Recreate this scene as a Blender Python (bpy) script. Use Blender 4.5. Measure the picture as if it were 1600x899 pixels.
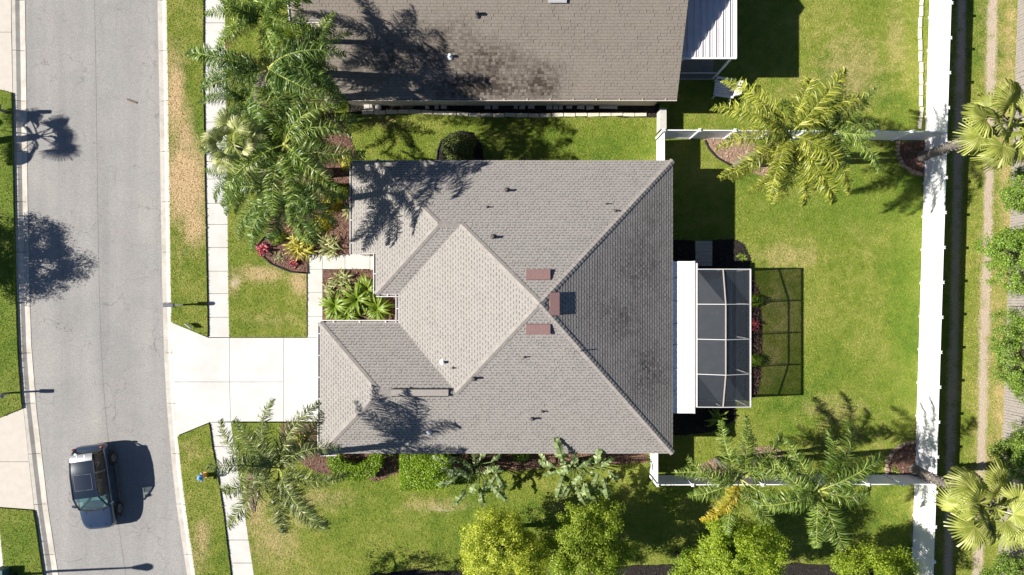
import bpy, bmesh, math, random
import numpy as np
from mathutils import Vector, Matrix
from mathutils.geometry import delaunay_2d_cdt

for o in list(bpy.data.objects):
    bpy.data.objects.remove(o)
scene = bpy.context.scene
C = scene.collection
R = math.radians

# ------------------------------------------------------------ camera, sky, sun, exposure
H = 36.4                      # drone height above the lawn (m)
F = 1067.0                    # focal length in photo pixels (24 mm equivalent)
CX, CY = 800.0, 462.0         # nadir point
S = F / H                     # photo pixels per metre at ground level
cam_d = bpy.data.cameras.new('camera')
cam = bpy.data.objects.new('camera', cam_d)
C.objects.link(cam)
cam.location = (0, 0, H)
cam.rotation_euler = (0, 0, 0)
cam_d.sensor_width = 36.0
cam_d.lens = 36.0 * F / 1600.0
cam_d.shift_y = (CY - 449.5) / 1600.0
cam_d.clip_end = 2000
scene.camera = cam

SUN_EL = math.atan(0.78)
SUN_DY = 0.045                # shadows drift slightly towards the top of the frame
world = bpy.data.worlds.new('World')
scene.world = world
world.use_nodes = True
wn = world.node_tree
sky = wn.nodes.new('ShaderNodeTexSky')
sky.sky_type = 'NISHITA'
sky.sun_disc = False
sky.ozone_density = 4.0
sky.dust_density = 0.3
sky.air_density = 0.7
sky.sun_elevation = SUN_EL
sky.sun_rotation = R(-90) + math.atan(-SUN_DY)
wn.links.new(sky.outputs[0], wn.nodes['Background'].inputs[0])
wn.nodes['Background'].inputs[1].default_value = 0.05
sun_d = bpy.data.lights.new('sun', 'SUN')
sun_d.energy = 5.0
sun_d.angle = R(0.5)
sun_d.color = (1.0, 0.94, 0.84)
sun = bpy.data.objects.new('sun', sun_d)
C.objects.link(sun)
sun.location = (-40, 0, 40)
sdir = Vector((1.0, SUN_DY, -0.78)).normalized()
sun.rotation_euler = sdir.to_track_quat('-Z', 'Y').to_euler()
scene.view_settings.view_transform = 'Standard'
scene.view_settings.look = 'None'
scene.view_settings.exposure = 0.95
scene.view_settings.gamma = 1.0
scene.view_settings.use_curve_mapping = False

# ------------------------------------------------------------ helpers
def G(px, py, z=0.0):
    "ground-plan position (pixels of the site plan at ground level) to metres"
    return Vector(((px - CX) / S, -(py - CY) / S, z))

def I(px, py, z=0.0):
    "where something of height z stands that the photo shows at px, py"
    k = (H - z) / F
    return Vector(((px - CX) * k, -(py - CY) * k, z))

_off = {}
def tag(o, label=None, cat=None, group=None, kind=None):
    if label: o['label'] = label
    if cat: o['category'] = cat
    if group: o['group'] = group
    if kind: o['kind'] = kind
    return o

def thing(name, label, cat, loc=(0, 0, 0), rz=0.0, group=None):
    o = bpy.data.objects.new(name, None)
    o.empty_display_size = 0.3
    C.objects.link(o)
    o.location = loc
    o.rotation_euler = (0, 0, rz)
    _off[o.name] = Vector(loc)
    return tag(o, label, cat, group)

def link(name, me, parent=None, mat=None):
    o = bpy.data.objects.new(name, me)
    C.objects.link(o)
    if parent is not None:
        o.parent = parent
    if mat is not None and len(me.materials) == 0:
        me.materials.append(mat)
    return o

def off(parent):
    return _off.get(parent.name, Vector((0, 0, 0))) if parent is not None else Vector((0, 0, 0))

class MB:
    def __init__(s):
        s.v = []; s.f = []
    def quad(s, *p):
        n = len(s.v); s.v += [tuple(q) for q in p]; s.f.append(tuple(range(n, n + len(p)))); return s
    def obox(s, c, ax, ay, az):
        "box from a centre and three half-extent vectors"
        c = Vector(c); ax = Vector(ax); ay = Vector(ay); az = Vector(az)
        n = len(s.v)
        for k in (-1, 1):
            for j in (-1, 1):
                for i in (-1, 1):
                    s.v.append(tuple(c + ax * i + ay * j + az * k))
        for q in ((0, 2, 3, 1), (4, 5, 7, 6), (0, 1, 5, 4), (2, 6, 7, 3), (0, 4, 6, 2), (1, 3, 7, 5)):
            s.f.append(tuple(n + i for i in q))
        return s
    def box(s, x0, x1, y0, y1, z0, z1):
        return s.obox(((x0 + x1) / 2, (y0 + y1) / 2, (z0 + z1) / 2), ((x1 - x0) / 2, 0, 0), (0, (y1 - y0) / 2, 0), (0, 0, (z1 - z0) / 2))
    def bar(s, a, b, w, h=None, up=(0, 0, 1)):
        "rectangular bar from a to b"
        a = Vector(a); b = Vector(b); h = h or w
        d = (b - a); L = d.length; d.normalize()
        u = Vector(up)
        if abs(d.dot(u)) > 0.98: u = Vector((1, 0, 0))
        side = d.cross(u).normalized(); u2 = side.cross(d).normalized()
        return s.obox((a + b) / 2, d * L / 2, side * w / 2, u2 * h / 2)
    def tube(s, pts, rad, n=8, cap=True):
        pts = [Vector(p) for p in pts]
        if not hasattr(rad, '__len__'): rad = [rad] * len(pts)
        base = len(s.v)
        for i, p in enumerate(pts):
            d = (pts[min(i + 1, len(pts) - 1)] - pts[max(i - 1, 0)]).normalized()
            ref = Vector((1, 0, 0)) if abs(d.x) < 0.9 else Vector((0, 1, 0))
            a = d.cross(ref).normalized(); b = d.cross(a).normalized()
            for k in range(n):
                t = 2 * math.pi * k / n
                s.v.append(tuple(p + (a * math.cos(t) + b * math.sin(t)) * rad[i]))
        for i in range(len(pts) - 1):
            for k in range(n):
                q = base + i * n
                s.f.append((q + k, q + n + k, q + n + (k + 1) % n, q + (k + 1) % n))
        if cap:
            s.f.append(tuple(base + k for k in range(n)))
            s.f.append(tuple(base + (len(pts) - 1) * n + k for k in reversed(range(n))))
        return s
    def prism(s, poly, z0, z1):
        "poly: list of (x, y) in metres"
        ar = sum(poly[i][0] * poly[(i + 1) % len(poly)][1] - poly[(i + 1) % len(poly)][0] * poly[i][1] for i in range(len(poly)))
        if ar < 0: poly = poly[::-1]
        n = len(poly); b = len(s.v)
        s.v += [(p[0], p[1], z0) for p in poly] + [(p[0], p[1], z1) for p in poly]
        s.f.append(tuple(b + n + i for i in range(n)))
        s.f.append(tuple(b + i for i in reversed(range(n))))
        for i in range(n):
            j = (i + 1) % n
            s.f.append((b + i, b + j, b + n + j, b + n + i))
        return s
    def build(s, name, mat, parent=None, smooth=False, local=False, bevel=0):
        o_ = Vector((0, 0, 0)) if local else off(parent)
        me = bpy.data.meshes.new(name)
        me.from_pydata([tuple(Vector(q) - o_) for q in s.v], [], s.f)
        if smooth:
            me.polygons.foreach_set('use_smooth', [True] * len(me.polygons))
        ob = link(name, me, parent, mat)
        if parent is not None: _off[ob.name] = off(parent)
        if bevel:
            m = ob.modifiers.new('bevel', 'BEVEL'); m.width = bevel; m.segments = 2; m.limit_method = 'ANGLE'
        return ob

def npmesh(name, V, Fa, mat=None, attrs=None, smooth=False, fattr=None):
    V = np.asarray(V, dtype=np.float32); Fa = np.asarray(Fa, dtype=np.int32)
    me = bpy.data.meshes.new(name)
    k = Fa.shape[1]
    me.vertices.add(len(V)); me.vertices.foreach_set('co', V.ravel())
    me.loops.add(Fa.size); me.loops.foreach_set('vertex_index', Fa.ravel())
    me.polygons.add(len(Fa)); me.polygons.foreach_set('loop_start', np.arange(0, Fa.size, k, dtype=np.int32))
    if smooth: me.polygons.foreach_set('use_smooth', np.ones(len(Fa), dtype=bool))
    me.update(calc_edges=True)
    for n_, a in (attrs or {}).items():
        at = me.attributes.new(n_, 'FLOAT', 'POINT'); at.data.foreach_set('value', np.asarray(a, dtype=np.float32))
    for n_, a in (fattr or {}).items():
        at = me.attributes.new(n_, 'FLOAT', 'FACE'); at.data.foreach_set('value', np.asarray(a, dtype=np.float32))
    if mat is not None: me.materials.append(mat)
    return me

def inpoly(P, poly):
    P = np.asarray(P); x, y = P[:, 0], P[:, 1]
    r = np.zeros(len(P), bool); n = len(poly)
    for i in range(n):
        x1, y1 = poly[i]; x2, y2 = poly[(i + 1) % n]
        c = ((y1 > y) != (y2 > y)) & (x < (x2 - x1) * (y - y1) / (y2 - y1 + 1e-12) + x1)
        r ^= c
    return r

def densify(poly, step):
    out = []
    for i in range(len(poly)):
        a = np.array(poly[i], float); b = np.array(poly[(i + 1) % len(poly)], float)
        k = max(1, int(np.hypot(*(b - a)) / step))
        for t in range(k): out.append(tuple(a + (b - a) * t / k))
    return out

def sheet(poly, z, step, seed=0, wob=0.0, skirt=0.25, dome=0.0):
    "triangulated patch inside a plan polygon (metres) with a skirt; returns V, F"
    rng = np.random.default_rng(seed)
    b = densify(poly, step)
    if wob:
        b = [(x + rng.normal() * wob, y + rng.normal() * wob) for x, y in b]
    bb = np.array(b)
    xs = np.arange(bb[:, 0].min(), bb[:, 0].max(), step); ys = np.arange(bb[:, 1].min(), bb[:, 1].max(), step)
    gx, gy = np.meshgrid(xs, ys); g = np.stack([gx.ravel(), gy.ravel()], 1) + rng.normal(size=(gx.size, 2)) * step * 0.15
    g = g[inpoly(g, b)]
    nb = len(b)
    vs = [Vector(p) for p in b] + [Vector(p) for p in g]
    r = delaunay_2d_cdt(vs, [(i, (i + 1) % nb) for i in range(nb)], [], 1, 1e-5)
    V2 = np.array([tuple(v) for v in r[0]]); Fc = np.array([f for f in r[2] if len(f) == 3])
    d = np.zeros(len(V2))
    if dome:
        for i in range(len(V2)):
            d[i] = dome * min(1, np.min(np.hypot(bb[:, 0] - V2[i, 0], bb[:, 1] - V2[i, 1])) / 0.5)
    V = np.column_stack([V2, np.full(len(V2), z) + d])
    a = V2[Fc]
    cr = (a[:, 1, 0] - a[:, 0, 0]) * (a[:, 2, 1] - a[:, 0, 1]) - (a[:, 1, 1] - a[:, 0, 1]) * (a[:, 2, 0] - a[:, 0, 0])
    Fc[cr < 0] = Fc[cr < 0][:, ::-1]
    if skirt:
        n0 = len(V)
        B = np.array([(x, y, z) for x, y in b]); Bl = B.copy(); Bl[:, 2] -= skirt
        V = np.vstack([V, B, Bl])
        ar = np.sum(bb[:, 0] * np.roll(bb[:, 1], -1) - np.roll(bb[:, 0], -1) * bb[:, 1])
        sk = []
        for i in range(nb):
            j = (i + 1) % nb
            if ar > 0: sk += [(n0 + i, n0 + nb + i, n0 + nb + j), (n0 + i, n0 + nb + j, n0 + j)]
            else: sk += [(n0 + i, n0 + nb + j, n0 + nb + i), (n0 + i, n0 + j, n0 + nb + j)]
        Fc = np.vstack([Fc, np.array(sk)])
    return V, Fc

# ------------------------------------------------------------ materials
def _nt(name):
    m = bpy.data.materials.new(name); m.use_nodes = True
    nt = m.node_tree; return m, nt, nt.nodes, nt.links, nt.nodes['Principled BSDF']

def noise(nt, co, scale, detail=4, rough=0.6):
    n = nt.nodes.new('ShaderNodeTexNoise'); n.inputs['Scale'].default_value = scale
    n.inputs['Detail'].default_value = detail; n.inputs['Roughness'].default_value = rough
    nt.links.new(co, n.inputs['Vector']); return n.outputs['Fac']

def ramp(nt, fac, stops):
    r = nt.nodes.new('ShaderNodeValToRGB')
    while len(r.color_ramp.elements) < len(stops): r.color_ramp.elements.new(0.5)
    for e, (p, c) in zip(r.color_ramp.elements, stops):
        e.position = p; e.color = (*c, 1) if len(c) == 3 else c
    nt.links.new(fac, r.inputs[0]); return r.outputs[0]

def mixc(nt, fac, a, b, mode='MIX'):
    m = nt.nodes.new('ShaderNodeMix'); m.data_type = 'RGBA'; m.blend_type = mode
    for s_, v in ((m.inputs[0], fac), (m.inputs[6], a), (m.inputs[7], b)):
        if isinstance(v, (int, float)): s_.default_value = v
        elif isinstance(v, tuple): s_.default_value = (*v, 1) if len(v) == 3 else v
        else: nt.links.new(v, s_)
    return m.outputs[2]

def math_(nt, op, a, b=None, clamp=False):
    m = nt.nodes.new('ShaderNodeMath'); m.operation = op; m.use_clamp = clamp
    for s_, v in ((m.inputs[0], a), (m.inputs[1], b)):
        if v is None: continue
        if isinstance(v, (int, float)): s_.default_value = v
        else: nt.links.new(v, s_)
    return m.outputs[0]

def coords(nt, kind='Object'):
    if kind == 'World':
        return nt.nodes.new('ShaderNodeNewGeometry').outputs['Position']
    return nt.nodes.new('ShaderNodeTexCoord').outputs[kind]

def attr(nt, name):
    a = nt.nodes.new('ShaderNodeAttribute'); a.attribute_name = name; return a.outputs['Fac']

def pmat(name, col, var=0.12, scale=6.0, rough=0.8, bump=0.0, bscale=40.0, island=0.0, metal=0.0, spec=0.3, coat=0.0, col2=None, c2scale=1.5):
    m, nt, N, L, B = _nt(name)
    co = coords(nt, 'World')
    f = noise(nt, co, scale, 5)
    lo = tuple(c * (1 - var) for c in col); hi = tuple(min(1, c * (1 + var)) for c in col)
    c = ramp(nt, f, [(0.3, lo), (0.7, hi)])
    if col2:
        f2 = noise(nt, co, c2scale, 5, 0.65)
        c = mixc(nt, ramp(nt, f2, [(0.45, (0, 0, 0)), (0.65, (1, 1, 1))]), c, col2)
    if island:
        g = N.new('ShaderNodeNewGeometry')
        k = math_(nt, 'MULTIPLY_ADD', g.outputs['Random Per Island'], 2 * island); nt.nodes[-1].inputs[2].default_value = 1 - island
        c = mixc(nt, 1.0, c, k, 'MULTIPLY')
    L.new(c, B.inputs['Base Color'])
    B.inputs['Roughness'].default_value = rough; B.inputs['Metallic'].default_value = metal
    B.inputs['Specular IOR Level'].default_value = spec
    B.inputs['Coat Weight'].default_value = coat
    if bump:
        b = N.new('ShaderNodeBump'); b.inputs['Strength'].default_value = 1.0; b.inputs['Distance'].default_value = bump
        L.new(noise(nt, co, bscale, 6, 0.7), b.inputs['Height']); L.new(b.outputs[0], B.inputs['Normal'])
    return m

def leafmat(name, a, b, trans=0.26, rough=0.4, island=0.5, spec=0.45):
    "two-tone leaf: colour varies leaf by leaf, some light passes through"
    m, nt, N, L, B = _nt(name)
    g = N.new('ShaderNodeNewGeometry')
    c = ramp(nt, g.outputs['Random Per Island'], [(0.0, tuple(x * (1 - island) for x in a)), (0.55, a), (1.0, b)])
    oi = N.new('ShaderNodeObjectInfo')
    k = math_(nt, 'MULTIPLY_ADD', oi.outputs['Random'], 0.3); N[-1].inputs[2].default_value = 0.85
    c = mixc(nt, 1.0, c, k, 'MULTIPLY')
    L.new(c, B.inputs['Base Color']); B.inputs['Roughness'].default_value = rough
    B.inputs['Specular IOR Level'].default_value = spec
    t = N.new('ShaderNodeBsdfTranslucent'); L.new(mixc(nt, 1.0, c, (1.25, 1.35, 0.6), 'MULTIPLY'), t.inputs[0])
    mx = N.new('ShaderNodeMixShader'); mx.inputs[0].default_value = trans
    L.new(B.outputs[0], mx.inputs[1]); L.new(t.outputs[0], mx.inputs[2])
    L.new(mx.outputs[0], N['Material Output'].inputs[0])
    return m

def lawn_mat(name, blades=False):
    m, nt, N, L, B = _nt(name)
    co = coords(nt, 'World')
    big = noise(nt, co, 0.22, 4, 0.6); mid = noise(nt, co, 1.6, 5, 0.65); fine = noise(nt, co, 11.0, 4, 0.7)
    mixf = math_(nt, 'ADD', math_(nt, 'MULTIPLY', big, 0.6), math_(nt, 'MULTIPLY', mid, 0.4))
    c = ramp(nt, mixf, [(0.36, (0.088, 0.142, 0.018)), (0.48, (0.155, 0.195, 0.028)), (0.63, (0.245, 0.25, 0.06))])
    dry = attr(nt, 'dry')
    dm = math_(nt, 'ADD', dry, math_(nt, 'MULTIPLY', math_(nt, 'SUBTRACT', mid, 0.5), 0.7))
    dm2 = math_(nt, 'ADD', dm, math_(nt, 'MULTIPLY', math_(nt, 'SUBTRACT', fine, 0.5), 0.7))
    c = mixc(nt, ramp(nt, dm2, [(0.15, (0, 0, 0)), (0.85, (1, 1, 1))]), c, (0.45, 0.33, 0.185))
    lush = attr(nt, 'lush')
    c = mixc(nt, math_(nt, 'MULTIPLY', lush, 0.8, True), c, (0.075, 0.15, 0.012))
    di = math_(nt, 'ADD', attr(nt, 'dirt'), math_(nt, 'MULTIPLY', math_(nt, 'SUBTRACT', fine, 0.5), 0.9))
    c = mixc(nt, ramp(nt, di, [(0.3, (0, 0, 0)), (0.7, (1, 1, 1))]), c, (0.43, 0.355, 0.28))
    c = mixc(nt, 1.0, c, ramp(nt, fine, [(0.25, (0.84, 0.85, 0.84)), (0.75, (1.12, 1.12, 1.12))]), 'MULTIPLY')
    if blades:
        g = N.new('ShaderNodeNewGeometry')
        c = mixc(nt, 1.0, c, ramp(nt, g.outputs['Random Per Island'], [(0, (0.9, 0.92, 0.9)), (1, (1.4, 1.38, 1.3))]), 'MULTIPLY')
    L.new(c, B.inputs['Base Color']); B.inputs['Roughness'].default_value = 0.8; B.inputs['Specular IOR Level'].default_value = 0.15
    if not blades:
        b = N.new('ShaderNodeBump'); b.inputs['Strength'].default_value = 1.0; b.inputs['Distance'].default_value = 0.05
        L.new(noise(nt, co, 9.0, 6, 0.75), b.inputs['Height']); L.new(b.outputs[0], B.inputs['Normal'])
    return m

def asphalt_mat():
    m, nt, N, L, B = _nt('asphalt')
    co = coords(nt, 'World')
    f = noise(nt, co, 30, 4, 0.8); g = noise(nt, co, 0.35, 4)
    c = ramp(nt, f, [(0.3, (0.15, 0.147, 0.146)), (0.7, (0.39, 0.382, 0.38))])
    c = mixc(nt, 1.0, c, ramp(nt, g, [(0.3, (0.9, 0.9, 0.9)), (0.7, (1.07, 1.06, 1.04))]), 'MULTIPLY')
    mp = N.new('ShaderNodeMapping'); mp.inputs['Scale'].default_value = (0.9, 0.05, 1); mp.inputs['Rotation'].default_value = (0, 0, 0.05); L.new(co, mp.inputs['Vector'])
    c = mixc(nt, 1.0, c, ramp(nt, noise(nt, mp.outputs[0], 1.0, 4, .6), [(0.32, (0.88, 0.88, 0.89)), (0.68, (1.06, 1.06, 1.05))]), 'MULTIPLY')
    # cracks: thin veins along the edges of distorted cells, patchy
    w = N.new('ShaderNodeVectorMath'); w.operation = 'ADD'
    nz = N.new('ShaderNodeTexNoise'); nz.inputs['Scale'].default_value = 1.3; nz.inputs['Detail'].default_value = 5
    L.new(co, nz.inputs['Vector'])
    sc = N.new('ShaderNodeVectorMath'); sc.operation = 'SCALE'; sc.inputs['Scale'].default_value = 1.5
    L.new(nz.outputs['Color'], sc.inputs[0]); L.new(co, w.inputs[0]); L.new(sc.outputs[0], w.inputs[1])
    v = N.new('ShaderNodeTexVoronoi'); v.feature = 'DISTANCE_TO_EDGE'; v.inputs['Scale'].default_value = 0.55
    L.new(w.outputs[0], v.inputs['Vector'])
    cr = math_(nt, 'LESS_THAN', v.outputs['Distance'], 0.008)
    pt = ramp(nt, noise(nt, co, 0.45, 3), [(0.42, (0, 0, 0)), (0.6, (1, 1, 1))])
    cf = math_(nt, 'MULTIPLY', math_(nt, 'MULTIPLY', cr, pt), 0.6)
    c = mixc(nt, cf, c, (0.12, 0.115, 0.11))
    L.new(c, B.inputs['Base Color']); B.inputs['Roughness'].default_value = 0.9; B.inputs['Specular IOR Level'].default_value = 0.2
    b = N.new('ShaderNodeBump'); b.inputs['Distance'].default_value = 0.008; L.new(f, b.inputs['Height']); L.new(b.outputs[0], B.inputs['Normal'])
    return m

def shingle_mat(name, c0, c1, cdark, stain_shade, stain_shade_scale, stain_shade_lo, stain_shade_hi):
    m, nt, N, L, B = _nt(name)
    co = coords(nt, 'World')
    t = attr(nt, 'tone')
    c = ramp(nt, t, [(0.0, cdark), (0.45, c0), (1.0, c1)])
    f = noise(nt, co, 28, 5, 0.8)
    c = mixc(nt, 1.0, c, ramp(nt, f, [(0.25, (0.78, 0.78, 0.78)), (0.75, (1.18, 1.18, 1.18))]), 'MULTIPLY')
    s = math_(nt, 'ADD', math_(nt, 'MULTIPLY', attr(nt, 'stain_shade'), 1.0), math_(nt, 'MULTIPLY', math_(nt, 'SUBTRACT', noise(nt, co, stain_shade_scale, 4, 0.6), 0.5), 0.5))
    c = mixc(nt, ramp(nt, s, [(stain_shade_lo, (0, 0, 0)), (stain_shade_hi, (1, 1, 1))]), c, stain_shade)
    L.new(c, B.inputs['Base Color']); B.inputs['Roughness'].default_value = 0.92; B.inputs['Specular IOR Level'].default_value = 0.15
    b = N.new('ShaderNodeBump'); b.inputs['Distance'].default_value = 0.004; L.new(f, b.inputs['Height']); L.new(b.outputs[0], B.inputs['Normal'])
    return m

def screen_mat():
    m, nt, N, L, B = _nt('insect_screen')
    B.inputs['Base Color'].default_value = (0.032, 0.04, 0.052, 1); B.inputs['Roughness'].default_value = 0.6
    t = N.new('ShaderNodeBsdfTransparent'); mx = N.new('ShaderNodeMixShader')
    f = noise(nt, coords(nt, 'World'), 3.0, 3)
    L.new(ramp(nt, f, [(0.3, (0.46, 0.46, 0.46)), (0.7, (0.54, 0.54, 0.54))]), mx.inputs[0])
    L.new(t.outputs[0], mx.inputs[1]); L.new(B.outputs[0], mx.inputs[2])
    L.new(mx.outputs[0], N['Material Output'].inputs[0])
    return m

def glass_mat(name, tint, rough=0.05):
    m, nt, N, L, B = _nt(name)
    f = noise(nt, coords(nt, 'World'), 2.0, 2)
    L.new(ramp(nt, f, [(0.3, tuple(c * 0.9 for c in tint)), (0.7, tuple(c * 1.1 for c in tint))]), B.inputs['Base Color'])
    B.inputs['Roughness'].default_value = rough; B.inputs['Specular IOR Level'].default_value = 0.6; B.inputs['Coat Weight'].default_value = 0.5
    return m

def cargl_mat(name, op, tint):
    "car window: clear enough to see the cabin"
    m, nt, N, L, B = _nt(name)
    f = noise(nt, coords(nt, 'World'), 2.0, 2)
    L.new(ramp(nt, f, [(0.3, tuple(c * 0.9 for c in tint)), (0.7, tuple(c * 1.1 for c in tint))]), B.inputs['Base Color'])
    B.inputs['Roughness'].default_value = 0.04; B.inputs['Specular IOR Level'].default_value = 0.7
    t = N.new('ShaderNodeBsdfTransparent'); t.inputs[0].default_value = (0.75, 0.85, 0.85, 1)
    mx = N.new('ShaderNodeMixShader'); mx.inputs[0].default_value = op
    L.new(t.outputs[0], mx.inputs[1]); L.new(B.outputs[0], mx.inputs[2]); L.new(mx.outputs[0], N['Material Output'].inputs[0])
    return m

M = {}
M['lawn'] = lawn_mat('lawn_turf'); M['blade'] = lawn_mat('grass_blades', True)
M['asphalt'] = asphalt_mat()
M['soil'] = pmat('soil', (0.11, 0.125, 0.035), 0.35, 1.0, 0.95, 0.02, 8)
M['concrete'] = pmat('concrete_walk', (0.52, 0.51, 0.495), 0.05, 2.5, 0.85, 0.003, 60, col2=(0.475, 0.46, 0.44), c2scale=0.9)
M['drive'] = pmat('concrete_drive', (0.54, 0.535, 0.53), 0.06, 1.3, 0.85, 0.003, 60, col2=(0.485, 0.475, 0.463), c2scale=0.6)
M['kerb'] = pmat('concrete_kerb', (0.50, 0.475, 0.435), 0.08, 3.0, 0.85, 0.004, 50, col2=(0.40, 0.37, 0.325), c2scale=1.2)
M['tan_conc'] = pmat('concrete_tan', (0.47, 0.435, 0.39), 0.06, 2.5, 0.85, 0.003, 60)
M['joint'] = pmat('joint_dirt', (0.16, 0.14, 0.11), 0.2, 8, 0.95)
M['seam'] = pmat('tar_seam', (0.19, 0.18, 0.175), 0.3, 8, 0.9)
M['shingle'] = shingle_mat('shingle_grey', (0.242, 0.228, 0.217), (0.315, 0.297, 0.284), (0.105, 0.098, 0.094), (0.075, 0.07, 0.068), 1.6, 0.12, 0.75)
M['cap'] = pmat('shingle_cap', (0.265, 0.245, 0.23), 0.14, 12, 0.92, 0.004, 40, island=0.08)
M['nshingle'] = shingle_mat('shingle_brown', (0.19, 0.166, 0.144), (0.235, 0.207, 0.18), (0.145, 0.126, 0.108), (0.055, 0.044, 0.036), 0.9, 0.12, 0.75)
M['stucco'] = pmat('stucco', (0.55, 0.48, 0.38), 0.06, 10, 0.9, 0.004, 60)
M['stucco2'] = pmat('stucco_beige', (0.48, 0.42, 0.34), 0.06, 10, 0.9, 0.004, 60)
M['trim'] = pmat('white_trim', (0.76, 0.76, 0.77), 0.04, 8, 0.5)
M['vinyl'] = pmat('white_vinyl', (0.80, 0.80, 0.81), 0.03, 2, 0.45)
M['gutter'] = pmat('white_gutter', (0.70, 0.70, 0.71), 0.06, 8, 0.4)
M['ngutter'] = pmat('beige_gutter', (0.52, 0.46, 0.40), 0.06, 8, 0.5)
M['leaflitter'] = pmat('gutter_debris', (0.17, 0.15, 0.14), 0.5, 15, 0.95)
M['seamgrey'] = pmat('seam_grey', (0.36, 0.36, 0.37), .1, 6, .6)
M['panroof'] = pmat('white_pan_roof', (0.83, 0.83, 0.83), 0.02, 2, 0.5)
M['metalroof'] = pmat('grey_metal_roof', (0.60, 0.58, 0.60), 0.05, 3, 0.5)
M['alu'] = pmat('white_aluminium', (0.52, 0.52, 0.53), 0.04, 6, 0.4)
M['alu_d'] = pmat('bronze_beam', (0.40, 0.36, 0.32), 0.06, 6, 0.5)
M['screen'] = screen_mat()
M['deck'] = pmat('deck_concrete', (0.30, 0.31, 0.32), 0.08, 2, 0.85)
M['redvent'] = pmat('red_brown_vent', (0.20, 0.122, 0.118), 0.12, 12, 0.6)
M['black'] = pmat('black_plastic', (0.018, 0.018, 0.02), 0.2, 10, 0.55)
M['pipe'] = pmat('white_pipe', (0.75, 0.77, 0.8), 0.05, 10, 0.4)
M['dpipe'] = pmat('lead_pipe', (0.10, 0.09, 0.09), 0.1, 10, 0.6)
M['mulch'] = pmat('red_mulch', (0.11, 0.062, 0.046), 0.4, 14, 0.95, 0.03, 18, col2=(0.16, 0.10, 0.078), c2scale=3)
M['chip'] = pmat('mulch_chips', (0.185, 0.105, 0.08), 0.25, 6, 0.9, island=0.5)
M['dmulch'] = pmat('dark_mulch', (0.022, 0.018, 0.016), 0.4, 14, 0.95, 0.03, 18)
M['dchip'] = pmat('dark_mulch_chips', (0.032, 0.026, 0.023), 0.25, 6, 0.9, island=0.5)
M['pmulch'] = pmat('pale_mulch', (0.24, 0.165, 0.12), 0.3, 10, 0.95, 0.03, 18)
M['pchip'] = pmat('pale_mulch_chips', (0.33, 0.22, 0.165), 0.25, 6, 0.9, island=0.4)
M['stone'] = pmat('tan_stone', (0.34, 0.26, 0.19), 0.3, 9, 0.9, 0.01, 20, island=0.25)
M['edging'] = pmat('pale_edging_block', (0.62, 0.57, 0.47), 0.12, 7, 0.9, 0.006, 30, island=0.12)
M['block'] = pmat('grey_block', (0.45, 0.43, 0.41), 0.12, 7, 0.9, 0.006, 30)
M['paver'] = pmat('paver', (0.40, 0.36, 0.32), 0.14, 7, 0.9, 0.005, 30)
M['wood'] = pmat('weathered_board', (0.25, 0.228, 0.212), 0.2, 9, 0.9, 0.005, 30, island=0.25)
M['trunk'] = pmat('palm_trunk', (0.17, 0.15, 0.13), 0.25, 12, 0.9, 0.02, 20)
M['boot'] = pmat('palm_boots', (0.36, 0.325, 0.30), 0.3, 12, 0.9, 0.01, 20, island=0.6)
M['bark'] = pmat('tree_bark', (0.14, 0.11, 0.085), 0.3, 12, 0.95, 0.02, 20)
M['rach_'] = pmat('frond_stem', (0.30, 0.33, 0.08), 0.15, 6, 0.6)
M['palmA'] = leafmat('palm_leaf_green', (0.075, 0.145, 0.02), (0.23, 0.33, 0.075))
M['palmC'] = leafmat('palm_leaf_fresh', (0.11, 0.18, 0.022), (0.30, 0.375, 0.085))
M['palmB'] = leafmat('palm_leaf_olive', (0.11, 0.155, 0.042), (0.32, 0.35, 0.14))
M['palmY'] = leafmat('palm_leaf_yellowgreen', (0.235, 0.275, 0.028), (0.50, 0.49, 0.09))
M['palmG'] = leafmat('palm_leaf_bright', (0.14, 0.24, 0.028), (0.36, 0.44, 0.08))
M['palmX'] = leafmat('palm_leaf_yellow', (0.48, 0.38, 0.025), (0.60, 0.48, 0.07), 0.3)
M['palmD'] = leafmat('palm_leaf_dead', (0.30, 0.245, 0.235), (0.42, 0.36, 0.34), 0.15, 0.8)
M['palmO'] = leafmat('palm_leaf_tan', (0.38, 0.25, 0.11), (0.48, 0.33, 0.16), 0.2, 0.8)
M['fan'] = leafmat('fan_leaf', (0.30, 0.34, 0.07), (0.46, 0.47, 0.15), 0.3, 0.4, 0.2)
M['fanl'] = leafmat('fan_leaf_pale', (0.32, 0.36, 0.12), (0.52, 0.52, 0.26), 0.3, 0.4, 0.3)
M['lime'] = leafmat('lime_leaf', (0.26, 0.37, 0.02), (0.50, 0.58, 0.06), 0.4, 0.5, 0.45)
M['limey'] = leafmat('lime_leaf_warm', (0.36, 0.42, 0.03), (0.62, 0.63, 0.10), 0.4, 0.5, 0.45)
M['oak'] = leafmat('green_leaf', (0.16, 0.27, 0.03), (0.34, 0.45, 0.08), 0.35, 0.5, 0.45)
M['hedge'] = leafmat('hedge_leaf', (0.19, 0.32, 0.02), (0.38, 0.50, 0.05), 0.3, 0.4, 0.5)
M['bird'] = leafmat('bird_of_paradise_leaf', (0.16, 0.23, 0.075), (0.40, 0.46, 0.24), 0.25, 0.45, 0.3, 0.35)
M['croton'] = leafmat('croton_leaf', (0.36, 0.34, 0.03), (0.62, 0.52, 0.08), 0.3, 0.4, 0.4)
M['spider'] = leafmat('striped_leaf', (0.30, 0.33, 0.12), (0.52, 0.50, 0.27), 0.3, 0.5, 0.4)
M['red'] = leafmat('red_leaf', (0.28, 0.03, 0.05), (0.50, 0.10, 0.13), 0.25, 0.4, 0.5)
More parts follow.
